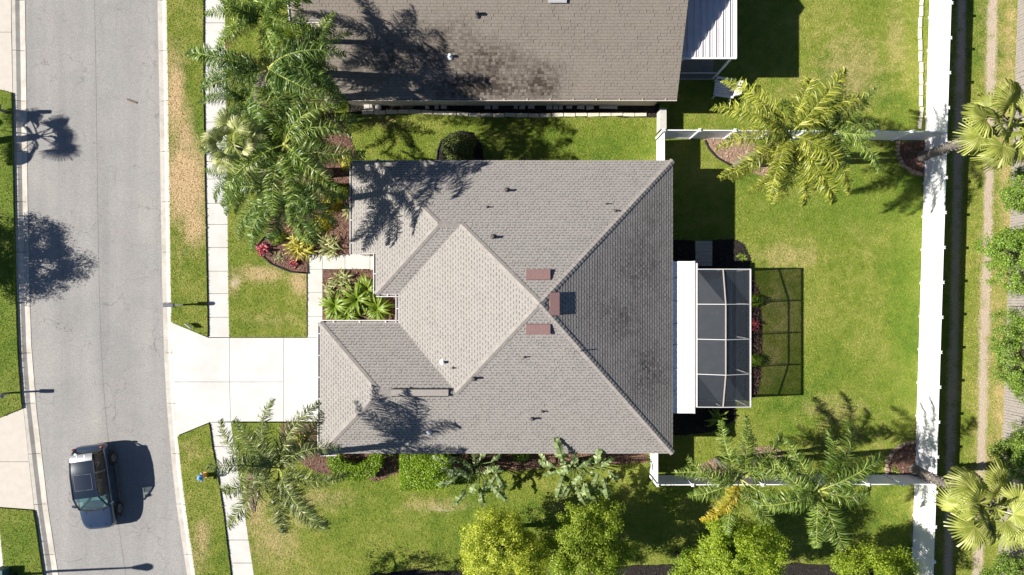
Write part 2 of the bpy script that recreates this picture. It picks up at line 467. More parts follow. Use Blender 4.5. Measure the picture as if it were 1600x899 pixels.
M['cycad'] = leafmat('broad_strap_leaf', (0.19, 0.28, 0.03), (0.42, 0.48, 0.10), 0.35, 0.4, 0.3)
M['shrub'] = leafmat('shrub_leaf', (0.09, 0.14, 0.03), (0.25, 0.29, 0.09), 0.3, 0.5, 0.4)
# ------------------------------------------------------------ ground, road, kerbs, walks
def g2(p, z=None):
    v = G(p[0], p[1]); return (v.x, v.y)
def gp(poly): return [g2(p) for p in poly]
def lerp_line(tab, y):
    ys = [t[1] for t in tab]; xs = [t[0] for t in tab]
    return float(np.interp(y, ys, xs))

gm = MB(); gm.quad((-300, -300, -0.26), (300, -300, -0.26), (300, 300, -0.26), (-300, 300, -0.26))
tag(gm.build('ground', M['soil']), kind='structure')

RL = [(35, -80), (36, 0), (38, 125), (40, 300), (43, 450), (46, 540), (54, 640), (72, 795), (88, 899), (100, 970)]      # road left edge
KL = [(16, -80), (17, 0), (19, 125), (22, 300), (25, 450), (29, 560), (35, 640), (53, 795), (68, 899), (80, 970)]       # kerb outer left
RR = [(243, -80), (244, 0), (246.5, 125), (249, 300), (251.5, 450), (254.5, 560), (259, 640), (268, 740), (274.5, 795), (290, 899), (302, 970)]
KR = [(260, -80), (261, 0), (263, 125), (265.5, 300), (267.5, 450), (270.5, 560), (275, 640), (284, 740), (291, 795), (306, 899), (318, 970)]
YS = np.arange(-80, 971, 15)
mb = MB()
for i in range(len(YS) - 1):
    a, b = YS[i], YS[i + 1]
    mb.quad(G(lerp_line(RL, a) - 3, a, -0.15), G(lerp_line(RL, b) - 3, b, -0.15), G(lerp_line(RR, b) + 3, b, -0.15), G(lerp_line(RR, a) + 3, a, -0.15))
road = mb.build('road', M['asphalt']); tag(road, kind='structure')
mb = MB()
random.seed(4)
for i in range(len(YS) - 1):
    a, b = YS[i], YS[i + 1]
    xa = (lerp_line(RL, a) + lerp_line(RR, a)) / 2 + 5; xb = (lerp_line(RL, b) + lerp_line(RR, b)) / 2 + 5
    mb.quad(G(xa - .35, a, -0.146), G(xb - .35, b, -0.146), G(xb + .35, b, -0.146), G(xa + .35, a, -0.146))
mb.build('paving_seam', M['seam'], road)

def kerb(name, inner, outer, side):
    k = thing(name, None, None); tag(k, kind='structure')
    y = -80
    while y < 965:
        y2 = y + 79; m = MB()
        n = 6; rows = []
        for j in range(n + 1):
            yy = y + 0.35 + (79 - 0.7) * j / n
            xi, xo = lerp_line(inner, yy), lerp_line(outer, yy)
            prof = [(xi, -0.148), (xi, -0.135), (xi + (xo - xi) * .45, -0.15 + 0.005), (xi + (xo - xi) * .72, -0.06), (xo, -0.045), (xo, -0.25)]
            rows.append([G(px, yy, z) for px, z in prof])
        for j in range(n):
            for q in range(5):
                m.quad(rows[j][q], rows[j][q + 1], rows[j + 1][q + 1], rows[j + 1][q])
        m.quad(*rows[0]); m.quad(*rows[-1])
        m.build('kerb_segment', M['kerb'], k)
        y = y2
    return k
kerb('kerb_left', RL, KL, 1)
kerb('kerb_right', RR, KR, -1)

def slab(poly, z, mat, parent, name='slab', shrink=0.4, t=0.12):
    "concrete slab; plan polygon pulled in a little for the joint"
    c = np.mean(poly, 0); out = []
    n = len(poly)
    P = [np.array(p, float) for p in poly]
    ar = sum(P[i][0] * P[(i + 1) % n][1] - P[(i + 1) % n][0] * P[i][1] for i in range(n))
    sg = 1 if ar > 0 else -1
    lines = []
    for i in range(n):
        d = P[(i + 1) % n] - P[i]; d /= np.linalg.norm(d); nn = np.array([-d[1], d[0]]) * sg
        lines.append((P[i] + nn * shrink, d))
    for i in range(n):
        p1, d1 = lines[i - 1]; p2, d2 = lines[i]
        A = np.array([d1, -d2]).T
        if abs(np.linalg.det(A)) < 1e-3: out.append(p2); continue
        t_ = np.linalg.solve(A, p2 - p1); out.append(p1 + d1 * t_[0])
    return MB().prism(gp(out), z - t, z).build(name, mat, parent)

def under(poly, z, name='joint_bed', parent=None):
    o = MB().prism(gp(poly), z - 0.1, z).build(name, M['joint'], parent)
    return o

SL = [(318.5, -80), (319, 0), (319, 125), (321.5, 300), (324.5, 450), (326, 530)]
SR = [(351, -80), (351.5, 0), (353, 125), (355.5, 300), (357, 450), (358.5, 530)]
SL2 = [(328, 660), (333, 700), (339, 730), (350, 800), (356, 850), (362, 899), (372, 970)]
SR2 = [(361, 660), (368, 710), (379, 775), (388, 840), (397, 899), (408, 970)]
sw = thing('sidewalk', None, None); tag(sw, kind='structure')
ys = [-75, -38, -1, 36, 76, 117, 155, 191, 228, 253, 280, 318, 351, 387, 424, 459, 496, 527.5]
for a, b in zip(ys, ys[1:]):
    slab([(lerp_line(SL, a), a), (lerp_line(SR, a), a), (lerp_line(SR, b), b), (lerp_line(SL, b), b)], 0.0, M['concrete'], sw)
under([(319, -75), (351, -75), (353, 125), (357, 450), (358, 527), (326, 527), (324.5, 450), (319, 125)], -0.05, parent=sw)
ys = [660, 698, 735, 771, 808, 844, 880, 916, 955]
for a, b in zip(ys, ys[1:]):
    slab([(lerp_line(SL2, a), a), (lerp_line(SR2, a), a), (lerp_line(SR2, b), b), (lerp_line(SL2, b), b)], 0.0, M['concrete'], sw)
under([(328, 660), (361, 660), (379, 775), (397, 899), (408, 955), (370, 955), (350, 800), (333, 700)], -0.05, parent=sw)
slab([(322, 730.5), (340.5, 729.5), (343.5, 745), (324, 746.5)], 0.004, M['concrete'], sw, 'hydrant_pad')

dr = thing('driveway', None, None); tag(dr, kind='structure')
slab([(268, 504), (326, 528), (358.5, 528), (358.5, 597), (271.5, 597)], 0.0, M['drive'], dr, shrink=.3)
slab([(271.5, 597), (358.5, 597), (360.5, 659), (328, 660), (277, 681)], 0.0, M['drive'], dr, shrink=.3)
slab([(358.5, 528), (443, 528), (443, 597), (358.5, 597)], 0.0, M['drive'], dr, shrink=.3)
slab([(358.5, 597), (443, 597), (443, 659), (360.5, 659)], 0.0, M['drive'], dr, shrink=.3)
slab([(443, 528), (545, 528), (545, 659), (443, 659)], 0.0, M['drive'], dr, shrink=.3)
under([(270, 507), (326, 529), (540, 529), (540, 657), (328, 658), (278, 678)], -0.05, parent=dr)

wk = thing('front_walk', None, None); tag(wk, kind='structure')
for p in ([(480, 421), (504, 421), (504, 457), (480, 457)], [(480, 457), (504, 457), (504, 495), (480, 495)], [(480, 495), (504, 495), (504, 528), (480, 528)],
          [(480, 397), (504, 397), (504, 421), (480, 421)], [(504, 397), (539, 397), (539, 421), (504, 421)], [(539, 397), (578, 397), (578, 421), (539, 421)], [(578, 397), (640, 397), (640, 460), (578, 460)]):
    slab(p, 0.0, M['concrete'], wk, shrink=.3)
under([(481, 398), (638, 398), (638, 420), (503, 420), (503, 527), (481, 527)], -0.05, parent=wk)

dl = thing('driveway_across_street', None, None); tag(dl, kind='structure')
for p in ([(-120, 655), (-60, 655), (-60, 722), (-120, 722)], [(-60, 655), (0, 653), (36, 638), (44.5, 722), (-60, 722)], [(-60, 722), (44.5, 722), (53, 797), (0, 793), (-60, 793)],
          [(-60, -80), (16, -80), (17, 50), (-60, 50)], [(-60, 50), (17, 50), (19, 145), (0, 140), (-60, 140)]):
    slab(p, -0.04, M['tan_conc'], dl, shrink=.3)
slab([(-30, 830), (0, 830), (5, 880), (6, 905), (-30, 905)], 0.0, M['concrete'], dl)

# ------------------------------------------------------------ lawns
def blobs(P, L):
    r = np.zeros(len(P))
    for (cx, cy, rx, ry, s) in L:
        d = ((P[:, 0] - cx) / rx) ** 2 + ((P[:, 1] - cy) / ry) ** 2
        r = np.maximum(r, s * np.exp(-d * 0.9))
    return r
def topx(V):
    V = np.asarray(V); return np.column_stack([V[:, 0] * S + CX, -V[:, 1] * S + CY])
DRY = [(275, 150, 14, 75, 1.0), (290, 215, 20, 45, .85), (290, 285, 32, 62, 1.25), (305, 350, 17, 38, 1.0), (283, 395, 14, 40, .3), (300, 25, 30, 30, .15),
       (410, 428, 38, 14, .75), (468, 440, 14, 22, .85), (367, 440, 10, 22, .7), (430, 500, 60, 12, .35),
       (318, 835, 14, 28, .65), (300, 700, 25, 20, .3), (310, 865, 20, 30, .5), (430, 845, 40, 45, .5), (400, 800, 18, 40, .6), (470, 800, 25, 30, .35), (500, 780, 60, 20, .45), (680, 790, 60, 10, .55),
       (1330, 110, 60, 70, .42), (1240, 145, 40, 30, .25), (1230, 400, 60, 25, .42), (1220, 480, 40, 60, .3), (1335, 400, 40, 120, .1), (1400, 60, 18, 80, .35), (1300, 640, 70, 30, .35), (1205, 570, 35, 40, .3),
       (700, 215, 60, 20, .15), (900, 795, 60, 18, .4), (600, 190, 40, 10, .4), (1370, 690, 20, 40, .2),
       (1579, 60, 9, 140, .62), (1572, 300, 11, 200, .6), (1562, 620, 11, 180, .6), (1552, 500, 40, 260, .34), (1556, 60, 40, 160, .3), (1545, 720, 40, 100, .3), (1425, 800, 5, 60, .5)]
LUSH = [(310, 200, 9, 18, 1.0), (20, 360, 60, 500, .55), (1410, 470, 25, 170, .55), (1300, 330, 140, 40, .6), (1415, 560, 12, 120, .3), (880, 225, 200, 25, .5), (1290, 260, 140, 60, .4), (1340, 600, 90, 90, .3), (850, 810, 300, 30, .3), (30, 850, 50, 60, .6), (1230, 660, 60, 50, .4)]
TR1 = [(1553, -80), (1551, 0), (1548, 140), (1544, 330), (1539, 480), (1536, 640), (1532, 740), (1526, 970)]
TR2 = [(1505, -80), (1503, 0), (1496, 300), (1487, 640), (1479, 970)]
DIRT = [(367, 440, 7, 12, .75), (1437, 100, 3, 110, .35), (395, 775, 10, 35, .6), (690, 795, 25, 7, .5), (635, 790, 30, 5, .3), (1495, 420, 8, 45, .6)]
def lawn_attrs(V):
    P = topx(V)
    dirt = blobs(P, DIRT)
    for T, w, s in ((TR1, 7.5, 1.1), (TR2, 8, .95)):
        xs = np.interp(P[:, 1], [t[1] for t in T], [t[0] for t in T])
        dirt = np.maximum(dirt, s * np.exp(-((P[:, 0] - xs) / w) ** 2))
    return {'dry': blobs(P, DRY), 'lush': blobs(P, LUSH), 'dirt': dirt}

HOUSE_FP = [(555, 280), (1018, 280), (1018, 675), (535, 675), (535, 510), (555, 400)]
NOGRASS = [HOUSE_FP]
BEDS = {
 'front': [(520, 175), (545, 205), (560, 262), (560, 398), (480, 398), (480, 426), (455, 424), (425, 412), (405, 394), (402, 384), (415, 372), (425, 340), (425, 300), (400, 285), (390, 250), (392, 205), (400, 150), (415, 105), (440, 70), (500, 50), (545, 50), (545, 150)],
 'entry': [(505, 421.5), (590, 421.5), (640, 440), (640, 510), (505, 510)],
 'garage': [(440, 662), (540, 662), (540, 690), (700, 695), (1010, 690), (1010, 722), (700, 740), (620, 738), (590, 752), (545, 742), (500, 740), (470, 722), (448, 700), (440, 685)],
 'palm_left': [(383, 745), (398, 735), (405, 770), (398, 800), (388, 795)],
 'shrub_ring': [(683, 252), (683, 235), (690, 220), (703, 210), (720, 206), (740, 210), (752, 225), (756, 252)],
 'ring_tr': [(1100, 218.5), (1160, 218.5), (1215, 240), (1200, 280), (1150, 262), (1120, 246)],
 'ring_br': [(1162, 702), (1180, 698), (1208, 698), (1220, 704), (1222, 728), (1205, 740), (1140, 741), (1085, 741), (1092, 726), (1110, 718), (1135, 722), (1160, 728)],
 'palm_tr': [(1447, 222), (1404, 222), (1401, 240), (1409, 257), (1425, 268), (1446, 273)],
 'palm_br': [(1434, 742), (1386, 742), (1386, 722), (1396, 705), (1412, 695), (1434, 690)],
 'patio_n': [(1035, 376), (1085, 376), (1085, 408), (1113, 408), (1113, 376), (1145, 374), (1162, 383), (1172, 404), (1172, 425), (1144, 425), (1110, 440), (1035, 440)],
 'patio_e': [(1146, 425), (1172, 425), (1186, 455), (1190, 520), (1188, 590), (1180, 622), (1146, 622)],
 'patio_s': [(1035, 640), (1040, 625), (1146, 622), (1150, 655), (1110, 676), (1060, 680), (1035, 676)],
 'lot': [(540, 925), (570, 899), (640, 890), (720, 893), (850, 900), (980, 884), (1060, 880), (1120, 884), (1250, 880), (1340, 884), (1425, 890), (1423, 960), (540, 960)],
 'neighbour': [(545, 163), (1030, 163), (1030, 183), (800, 183), (700, 178), (640, 174), (565, 179), (545, 178)],
}
for k in BEDS: NOGRASS.append(BEDS[k])
NOGRASS.append([(500, 640), (545, 640), (545, 660), (500, 660)])
NOGRASS.append([(1040, 412), (1144, 412), (1144, 625), (1040, 625)])
NOGRASS.append([(560, -80), (1030, -80), (1030, 172), (560, 172)])

def blades(name, V, Fc, density, parent, seed=1):
    rng = np.random.default_rng(seed)
    V = V.astype(float)
    T = V[Fc]
    ar = 0.5 * np.abs((T[:, 1, 0] - T[:, 0, 0]) * (T[:, 2, 1] - T[:, 0, 1]) - (T[:, 1, 1] - T[:, 0, 1]) * (T[:, 2, 0] - T[:, 0, 0]))
    n = int(ar.sum() * density * 1.9)
    idx = rng.choice(len(T), n, p=ar / ar.sum())
    a, b = rng.random(n), rng.random(n); fl = a + b > 1; a[fl] = 1 - a[fl]; b[fl] = 1 - b[fl]
    P = T[idx, 0] + (T[idx, 1] - T[idx, 0]) * a[:, None] + (T[idx, 2] - T[idx, 0]) * b[:, None]
    px = topx(P); keep = np.ones(n, bool)
    for q in NOGRASS: keep &= ~inpoly(px, q)
    at = lawn_attrs(P); keep &= rng.random(n) > np.maximum(at['dirt'] * 1.1, at['dry'] * .3)
    keep &= (px[:, 1] > -50) & (px[:, 1] < 930) & (px[:, 0] > -30)
    P = P[keep]; n = len(P)
    az = rng.random(n) * 6.283; ln = 0.04 + 0.06 * rng.random(n); w = 0.012 + 0.013 * rng.random(n); tilt = 0.25 + 0.6 * rng.random(n)
    d = np.stack([np.cos(az) * np.cos(tilt), np.sin(az) * np.cos(tilt), np.sin(tilt)], 1) * ln[:, None]
    s = np.stack([-np.sin(az), np.cos(az), np.zeros(n)], 1) * w[:, None]
    V3 = np.empty((n * 3, 3)); V3[0::3] = P - s; V3[1::3] = P + s; V3[2::3] = P + d
    V3[:, 2] -= 0.002
    me = npmesh(name, V3, np.arange(n * 3).reshape(-1, 3), M['blade'], {k: np.repeat(v, 3) for k, v in lawn_attrs(P).items()})
    o = link(name, me, None); return o

LAWNS = [
 ('lawn_verge', 'grass on the verge between kerb and sidewalk, half of it dry', [(lerp_line(KR, y) + .3, y) for y in range(-75, 505, 20)] + [(268, 503), (325, 526)] + [(lerp_line(SL, y) - .6, y) for y in range(520, -76, -20)], 0.075, 260),
 ('lawn_verge', 'grass on the curving verge beside the hydrant', [(278, 682), (327, 661.5)] + [(lerp_line(SL2, y) - .6, y) for y in range(680, 961, 20)] + [(lerp_line(KR, y) + .3, y) for y in range(960, 690, -20)], 0.075, 260),
 ('lawn_front', 'grass of the front yards between sidewalk and house', [(lerp_line(SR, y) + .4, y) for y in range(-75, 526, 20)] + [(359, 526.5), (479.3, 526.5), (479.3, 396), (600, 396), (600, -75)], 0.05, 250),
 ('lawn_yard', 'grass of the side yards and fenced back yard', [(600, -75), (1453, -75), (1452, 0), (1444, 300), (1433, 640), (1424, 899), (1421, 960)] + [(lerp_line(SR2, y) + .4, y) for y in range(960, 665, -20)] + [(361.5, 661), (600, 661)], 0.03, 230),
 ('lawn_alley', 'grass with wheel tracks between the white and the wooden fence', [(1453, -75), (1596, -75), (1590, 0), (1580, 340), (1569, 640), (1558, 960), (1421, 960), (1433, 640), (1444, 300)], 0.0, 200),
 ('lawn_across_street', 'green lawn across the street', [(-80, 141), (0, 141), (18.4, 146)] + [(lerp_line(KL, y) - .6, y) for y in range(160, 637, 20)] + [(35, 638), (0, 652), (-80, 652)], 0.06, 240),
 ('lawn_across_street', 'green lawn corner across the street beside the street lamp', [(-80, 794), (0, 794), (52, 798)] + [(lerp_line(KL, y) - .6, y) for y in range(815, 961, 20)] + [(8, 960), (7, 905), (6, 880), (1, 830), (-80, 830)], 0.06, 240),
]
for i, (nm, lb, poly, z, dens) in enumerate(LAWNS):
    V, Fc = sheet(gp(poly), z, 0.35, i + 1, skirt=0.3)
    me = npmesh(nm, V, Fc, M['lawn'], lawn_attrs(V))
    o = link(nm, me); tag(o, kind='structure')
    g = blades('grass', V, Fc, dens, None, i + 10); tag(g, lb, 'grass', kind='stuff')

# ------------------------------------------------------------ planting beds
def chips(V, Fc, n_per, mat, parent, seed):
    rng = np.random.default_rng(seed); T = V[Fc]
    ar = 0.5 * np.abs((T[:, 1, 0] - T[:, 0, 0]) * (T[:, 2, 1] - T[:, 0, 1]) - (T[:, 1, 1] - T[:, 0, 1]) * (T[:, 2, 0] - T[:, 0, 0]))
    n = int(ar.sum() * n_per); idx = rng.choice(len(T), n, p=ar / ar.sum())
    a, b = rng.random(n), rng.random(n); fl = a + b > 1; a[fl] = 1 - a[fl]; b[fl] = 1 - b[fl]
    P = T[idx, 0] + (T[idx, 1] - T[idx, 0]) * a[:, None] + (T[idx, 2] - T[idx, 0]) * b[:, None]; P[:, 2] += 0.012
    az = rng.random(n) * 6.283; l = 0.025 + .04 * rng.random(n); w = .012 + .014 * rng.random(n)
    d = np.stack([np.cos(az), np.sin(az), rng.normal(size=n) * .4], 1) * l[:, None]
    s = np.stack([-np.sin(az), np.cos(az), rng.normal(size=n) * .5], 1) * w[:, None]
    Q = np.empty((n * 4, 3)); Q[0::4] = P - d - s; Q[1::4] = P + d - s; Q[2::4] = P + d + s; Q[3::4] = P - d + s
    o = link('mulch_chips', npmesh('mulch_chips', Q, np.arange(n * 4).reshape(-1, 4), mat), parent); o['kind'] = 'stuff'
    return o
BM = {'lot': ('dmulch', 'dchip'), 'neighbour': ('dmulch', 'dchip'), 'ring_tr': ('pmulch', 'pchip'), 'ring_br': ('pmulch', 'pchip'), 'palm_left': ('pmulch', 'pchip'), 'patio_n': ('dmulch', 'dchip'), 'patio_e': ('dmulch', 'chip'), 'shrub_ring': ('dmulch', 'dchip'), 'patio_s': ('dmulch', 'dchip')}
for i, (k, poly) in enumerate(BEDS.items()):
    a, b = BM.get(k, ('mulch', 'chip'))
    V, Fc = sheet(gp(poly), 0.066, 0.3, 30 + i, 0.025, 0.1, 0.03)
    o = link('planting_bed', npmesh('planting_bed', V, Fc, M[a])); tag(o, kind='structure')
    chips(V, Fc, 90 if k == 'lot' else 170, M[b], o, 60 + i)

def edging_curve(pts, label):
    P = [G(x, y, 0.09) for x, y in pts]
    o = MB().tube(P, 0.05, 6).build('bed_edging', M['black'], smooth=True); tag(o, label, 'edging', 'black bed edgings')
edging_curve([(683, 250), (684, 236), (690, 221), (703, 211), (720, 206.5), (738, 209)], 'black plastic edging curving round the shaded shrub between the two houses')
edging_curve([(480, 427), (455, 425), (425, 413), (405, 395), (402, 385), (415, 371)], 'black edging along the tip of the front flower bed by the walkway')
edging_curve([(1101, 220), (1106, 232), (1120, 247), (1134, 255), (1150, 263)], 'black edging along the mulch under the yellow-green palm by the upper fence')

def arc_stones(pts, label, seed, n, sz=0.17):
    rnd = random.Random(seed)
    t = thing('stone_edging', label, 'edging', G(*pts[0], 0.06), group='stone rings round the fan palms')
    P = [G(x, y, 0.1) for x, y in pts]
    L = [0]
    for a, b in zip(P, P[1:]): L.append(L[-1] + (b - a).length)
    for i in range(n):
        s = L[-1] * (i + .5) / n
        j = max(0, min(len(P) - 2, int(np.searchsorted(L, s)) - 1))
        f = (s - L[j]) / (L[j + 1] - L[j]); p = P[j].lerp(P[j + 1], f); d = (P[j + 1] - P[j]).normalized(); nn = Vector((-d.y, d.x, 0))
        w = L[-1] / n * 0.46
        m = MB(); m.obox(p + Vector((0, 0, .02 * rnd.random())), d * w * rnd.uniform(.8, 1), nn * sz * .5 * rnd.uniform(.8, 1.2), Vector((rnd.uniform(-.02, .02), rnd.uniform(-.02, .02), .08)))
        m.build('stone', M['stone'], t, bevel=0.02)
arc_stones([(1402, 220), (1400, 240), (1408, 258), (1425, 270), (1446, 275)], 'curved row of tan stones round the fan palm in the upper back corner', 3, 13)
arc_stones([(1384, 742), (1384, 722), (1394, 704), (1411, 693), (1432, 689)], 'curved row of tan stones round the fan palm in the lower back corner', 4, 13)

def block_line(name, label, pts, n, w, mat, seed, gap=.46, skip=()):
    rnd = random.Random(seed)
    t = thing(name, label, 'edging', G(*pts[0], 0.03))
    P = [G(x, y, 0.07) for x, y in pts]; L = [0]
    for a, b in zip(P, P[1:]): L.append(L[-1] + (b - a).length)
    for i in range(n):
        if i in skip: continue
        s = L[-1] * (i + .5) / n; j = max(0, min(len(P) - 2, int(np.searchsorted(L, s)) - 1))
        f = (s - L[j]) / (L[j + 1] - L[j]); p = P[j].lerp(P[j + 1], f); d = (P[j + 1] - P[j]).normalized()
        a = math.atan2(d.y, d.x) + rnd.uniform(-.05, .05); d = Vector((math.cos(a), math.sin(a), 0)); nn = Vector((-d.y, d.x, 0))
        p = p + nn * rnd.uniform(-.025, .025)
        MB().obox(p, d * L[-1] / n * gap, nn * w / 2, Vector((0, 0, .07))).build('edging_block', mat, t, bevel=0.012)
block_line('lawn_edging', 'pale concrete edging blocks in a line beside the tall white fence', [(1440, -60), (1439, 0), (1436, 50), (1437, 90), (1438.5, 130), (1438, 165), (1436, 203)], 15, .15, M['edging'], 5)
block_line('lawn_edging', 'low pale edging blocks along the neighbouring house wall', [(566, 177), (640, 175.5), (700, 178), (760, 181), (850, 181), (1010, 179.5)], 24, .2, M['edging'], 6, .47)

# blocks lying along the neighbour's wall
for i, (x, y, l, w) in enumerate([(577, 168, 14, 7), (592, 168, 9, 7), (668, 168, 6, 7), (683, 168, 6, 7), (694, 167.5, 9, 7), (762, 168, 9, 7), (774, 168, 9, 7), (806, 167.5, 6, 7), (816, 168, 9, 7), (830, 167.5, 10, 7), (858, 168, 9, 8), (868, 168, 7, 8), (876, 168, 6, 8), (889, 167.5, 9, 7), (907, 168, 11, 7), (921, 168, 11, 8), (950, 168, 28, 6)]):
    c = G(x, y, 0.2); rr = random.Random(i)
    a = rr.uniform(-.12, .12); d = Vector((math.cos(a), math.sin(a), 0)); n_ = Vector((-d.y, d.x, 0))
    m = MB()
    hl, hw = l / S / 2, w / S / 2
    m.obox(c - Vector((0, 0, .05)), d * hl, n_ * hw, (0, 0, .07)); m.obox(c + Vector((0, 0, .06)), d * hl * .86, n_ * hw * .86, (0, 0, .03))
    m.obox(c + Vector((0, 0, .10)), d * hl * .3, n_ * hw * .9, (0, 0, .01))
    o = m.build('wall_block', M['block'])
    lab = 'long low grey concrete block by the neighbouring wall, rightmost of its row' if i == 16 else ('small grey concrete block by the neighbouring wall, ' + ('first second third fourth fifth sixth seventh eighth ninth tenth eleventh twelfth thirteenth fourteenth fifteenth sixteenth'.split()[i]) + ' of its row from the left')
    tag(o, lab, 'block', 'grey blocks along the neighbouring wall')
# ------------------------------------------------------------ roofs
def Q(x, y, z): return Vector((x / S, -y / S, z))       # plan pixels relative to the nadir point

def clip_half(poly, axis, val, keep_ge):
    out = []
    n = len(poly)
    for i in range(n):
        a = poly[i]; b = poly[(i + 1) % n]
        da = (a[axis] - val) if keep_ge else (val - a[axis]); db = (b[axis] - val) if keep_ge else (val - b[axis])
        if da >= 0: out.append(a)
        if (da > 0 and db < 0) or (da < 0 and db > 0):
            t = da / (da - db); out.append((a[0] + (b[0] - a[0]) * t, a[1] + (b[1] - a[1]) * t))
    return out

def plane_basis(P):
    n = (P[1] - P[0]).cross(P[2] - P[0]).normalized()
    if n.z < 0: n = -n
    u = Vector((0, 0, 1)).cross(n).normalized()      # along the eave
    v = n.cross(u).normalized()                      # upslope
    if v.z < 0: v = -v; u = -u
    return u, v, n

def stain_shade_at(p, B):
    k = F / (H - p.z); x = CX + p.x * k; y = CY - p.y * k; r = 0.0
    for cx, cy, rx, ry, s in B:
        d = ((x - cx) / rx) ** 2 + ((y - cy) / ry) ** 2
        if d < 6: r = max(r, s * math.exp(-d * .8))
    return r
def shingles(faces, mat, parent, expo, wid, seed, name='shingles', ztop=3.2, stain_shades=(), dash=.36):
    rnd = random.Random(seed)
    Vs, Fs, tone, stn = [], [], [], []
    o_ = off(parent)
    for P in faces:
        u, v, n = plane_basis(P)
        O = P[0] + v * ((ztop - P[0].z) / v.z)   # a point at eave height on the plane
        pl = [((p - O).dot(u), (p - O).dot(v)) for p in P]
        v0 = min(q[1] for q in pl); v1 = max(q[1] for q in pl)
        k0 = math.floor(v0 / expo - 1e-4)
        k = k0
        while k * expo < v1 - 1e-4:
            a = k * expo; b = a + expo
            band = clip_half(clip_half(pl, 1, a, True), 1, b, False)
            if len(band) >= 3:
                u0 = min(q[0] for q in band); u1 = max(q[0] for q in band)
                rk = random.Random(seed * 7919 + k * 31 + int(n.x * 50) * 17 + int(n.y * 50) * 5)
                per = wid; sh = (k % 2) * .5 * per + rk.uniform(-.14, .14) * per + (rk.random() < .12) * per * .25
                i0 = math.floor((u0 - sh) / per) - 1
                band_d = expo * (1 - dash)
                for q_ in range(i0, int((u1 - sh) / per) + 2):
                    rq = random.Random((q_ * 7349 + k * 9151 + seed) & 0xffffff)
                    xa_ = sh + q_ * per + rq.uniform(-.06, .06) * per; xm = xa_ + per * rq.uniform(.48, .66); xb_ = sh + (q_ + 1) * per
                    tt = rq.random() * .75 + .25 * rq.random()
                    # thick tab with a printed shadow band at its top, then a plain gap piece
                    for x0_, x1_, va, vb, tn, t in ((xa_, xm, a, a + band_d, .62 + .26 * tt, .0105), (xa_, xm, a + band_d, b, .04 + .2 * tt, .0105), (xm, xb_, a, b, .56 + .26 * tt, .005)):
                        if x1_ < u0 or x0_ > u1: continue
                        c = clip_half(clip_half(band, 0, x0_, True), 0, x1_ - .003, False)
                        if va > a: c = clip_half(c, 1, va, True)
                        if vb < b: c = clip_half(c, 1, vb, False)
                        if len(c) < 3: continue
                        nb = len(Vs)
                        for q in c:
                            h = 0.004 + t * max(0.0, 1 - (q[1] - a) / expo)
                            Vs.append(tuple(O + u * q[0] + v * q[1] + n * h - o_))
                        Fs.append(tuple(range(nb, nb + len(c))))
                        tone.append(tn)
                        sv = stain_shade_at(O + u * c[0][0] + v * c[0][1], stain_shades) if stain_shades else 0.0
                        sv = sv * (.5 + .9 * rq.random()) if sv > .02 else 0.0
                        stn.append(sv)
                        if va > a: continue
                        lo = [q for q in c if abs(q[1] - a) < 1e-6]
                        if len(lo) >= 2:
                            xa = min(q[0] for q in lo); xb = max(q[0] for q in lo); nb = len(Vs)
                            for xx, hh in ((xa, .004 + t), (xb, .004 + t), (xb, -.012), (xa, -.012)):
                                Vs.append(tuple(O + u * xx + v * (a - (0.0015 if hh > 0 else 0.0)) + n * hh - o_))
                            Fs.append((nb, nb + 3, nb + 2, nb + 1)); tone.append(0.0); stn.append(sv)
            k += 1
    me = bpy.data.meshes.new(name); me.from_pydata(Vs, [], Fs)
    at = me.attributes.new('tone', 'FLOAT', 'FACE'); at.data.foreach_set('value', tone)
    at = me.attributes.new('stain_shade', 'FLOAT', 'FACE'); at.data.foreach_set('value', stn)
    o = link(name, me, parent, mat); o['kind'] = 'stuff'
    return o

def ridge_caps(A, B, n1, n2, parent, mat, name='ridge_cap', w=0.15, step=0.2):
    "overlapping bent cap shingles along a hip or ridge"
    A = Vector(A); B = Vector(B)
    if A.z > B.z: A, B = B, A
    d = (B - A); L = d.length; d.normalize(); m = MB()
    s1 = n1.cross(d).normalized(); s2 = n2.cross(d).normalized()
    if s1.dot(s2) > 0: s2 = -s2
    mid = (n1 + n2).normalized()
    if (s1.z > 0): s1 = -s1
    if (s2.z > 0): s2 = -s2
    k = int(L / step)
    for i in range(k):
        p = A + d * (i * step); q = A + d * (i * step + step * 1.02)
        lo, hi = 0.038, 0.018
        m.quad(p + mid * lo + s1 * w, p + mid * (lo + .012), q + mid * (hi + .012), q + mid * hi + s1 * w)
        m.quad(p + mid * (lo + .012), p + mid * lo + s2 * w, q + mid * hi + s2 * w, q + mid * (hi + .012))
        m.quad(p + mid * lo + s1 * w, p + s1 * w - mid * .01, p - mid * .01, p + mid * (lo + .012))
        m.quad(p + mid * (lo + .012), p - mid * .01, p + s2 * w - mid * .01, p + mid * lo + s2 * w)
    o = m.build(name, mat, parent); o['kind'] = 'stuff'; return o

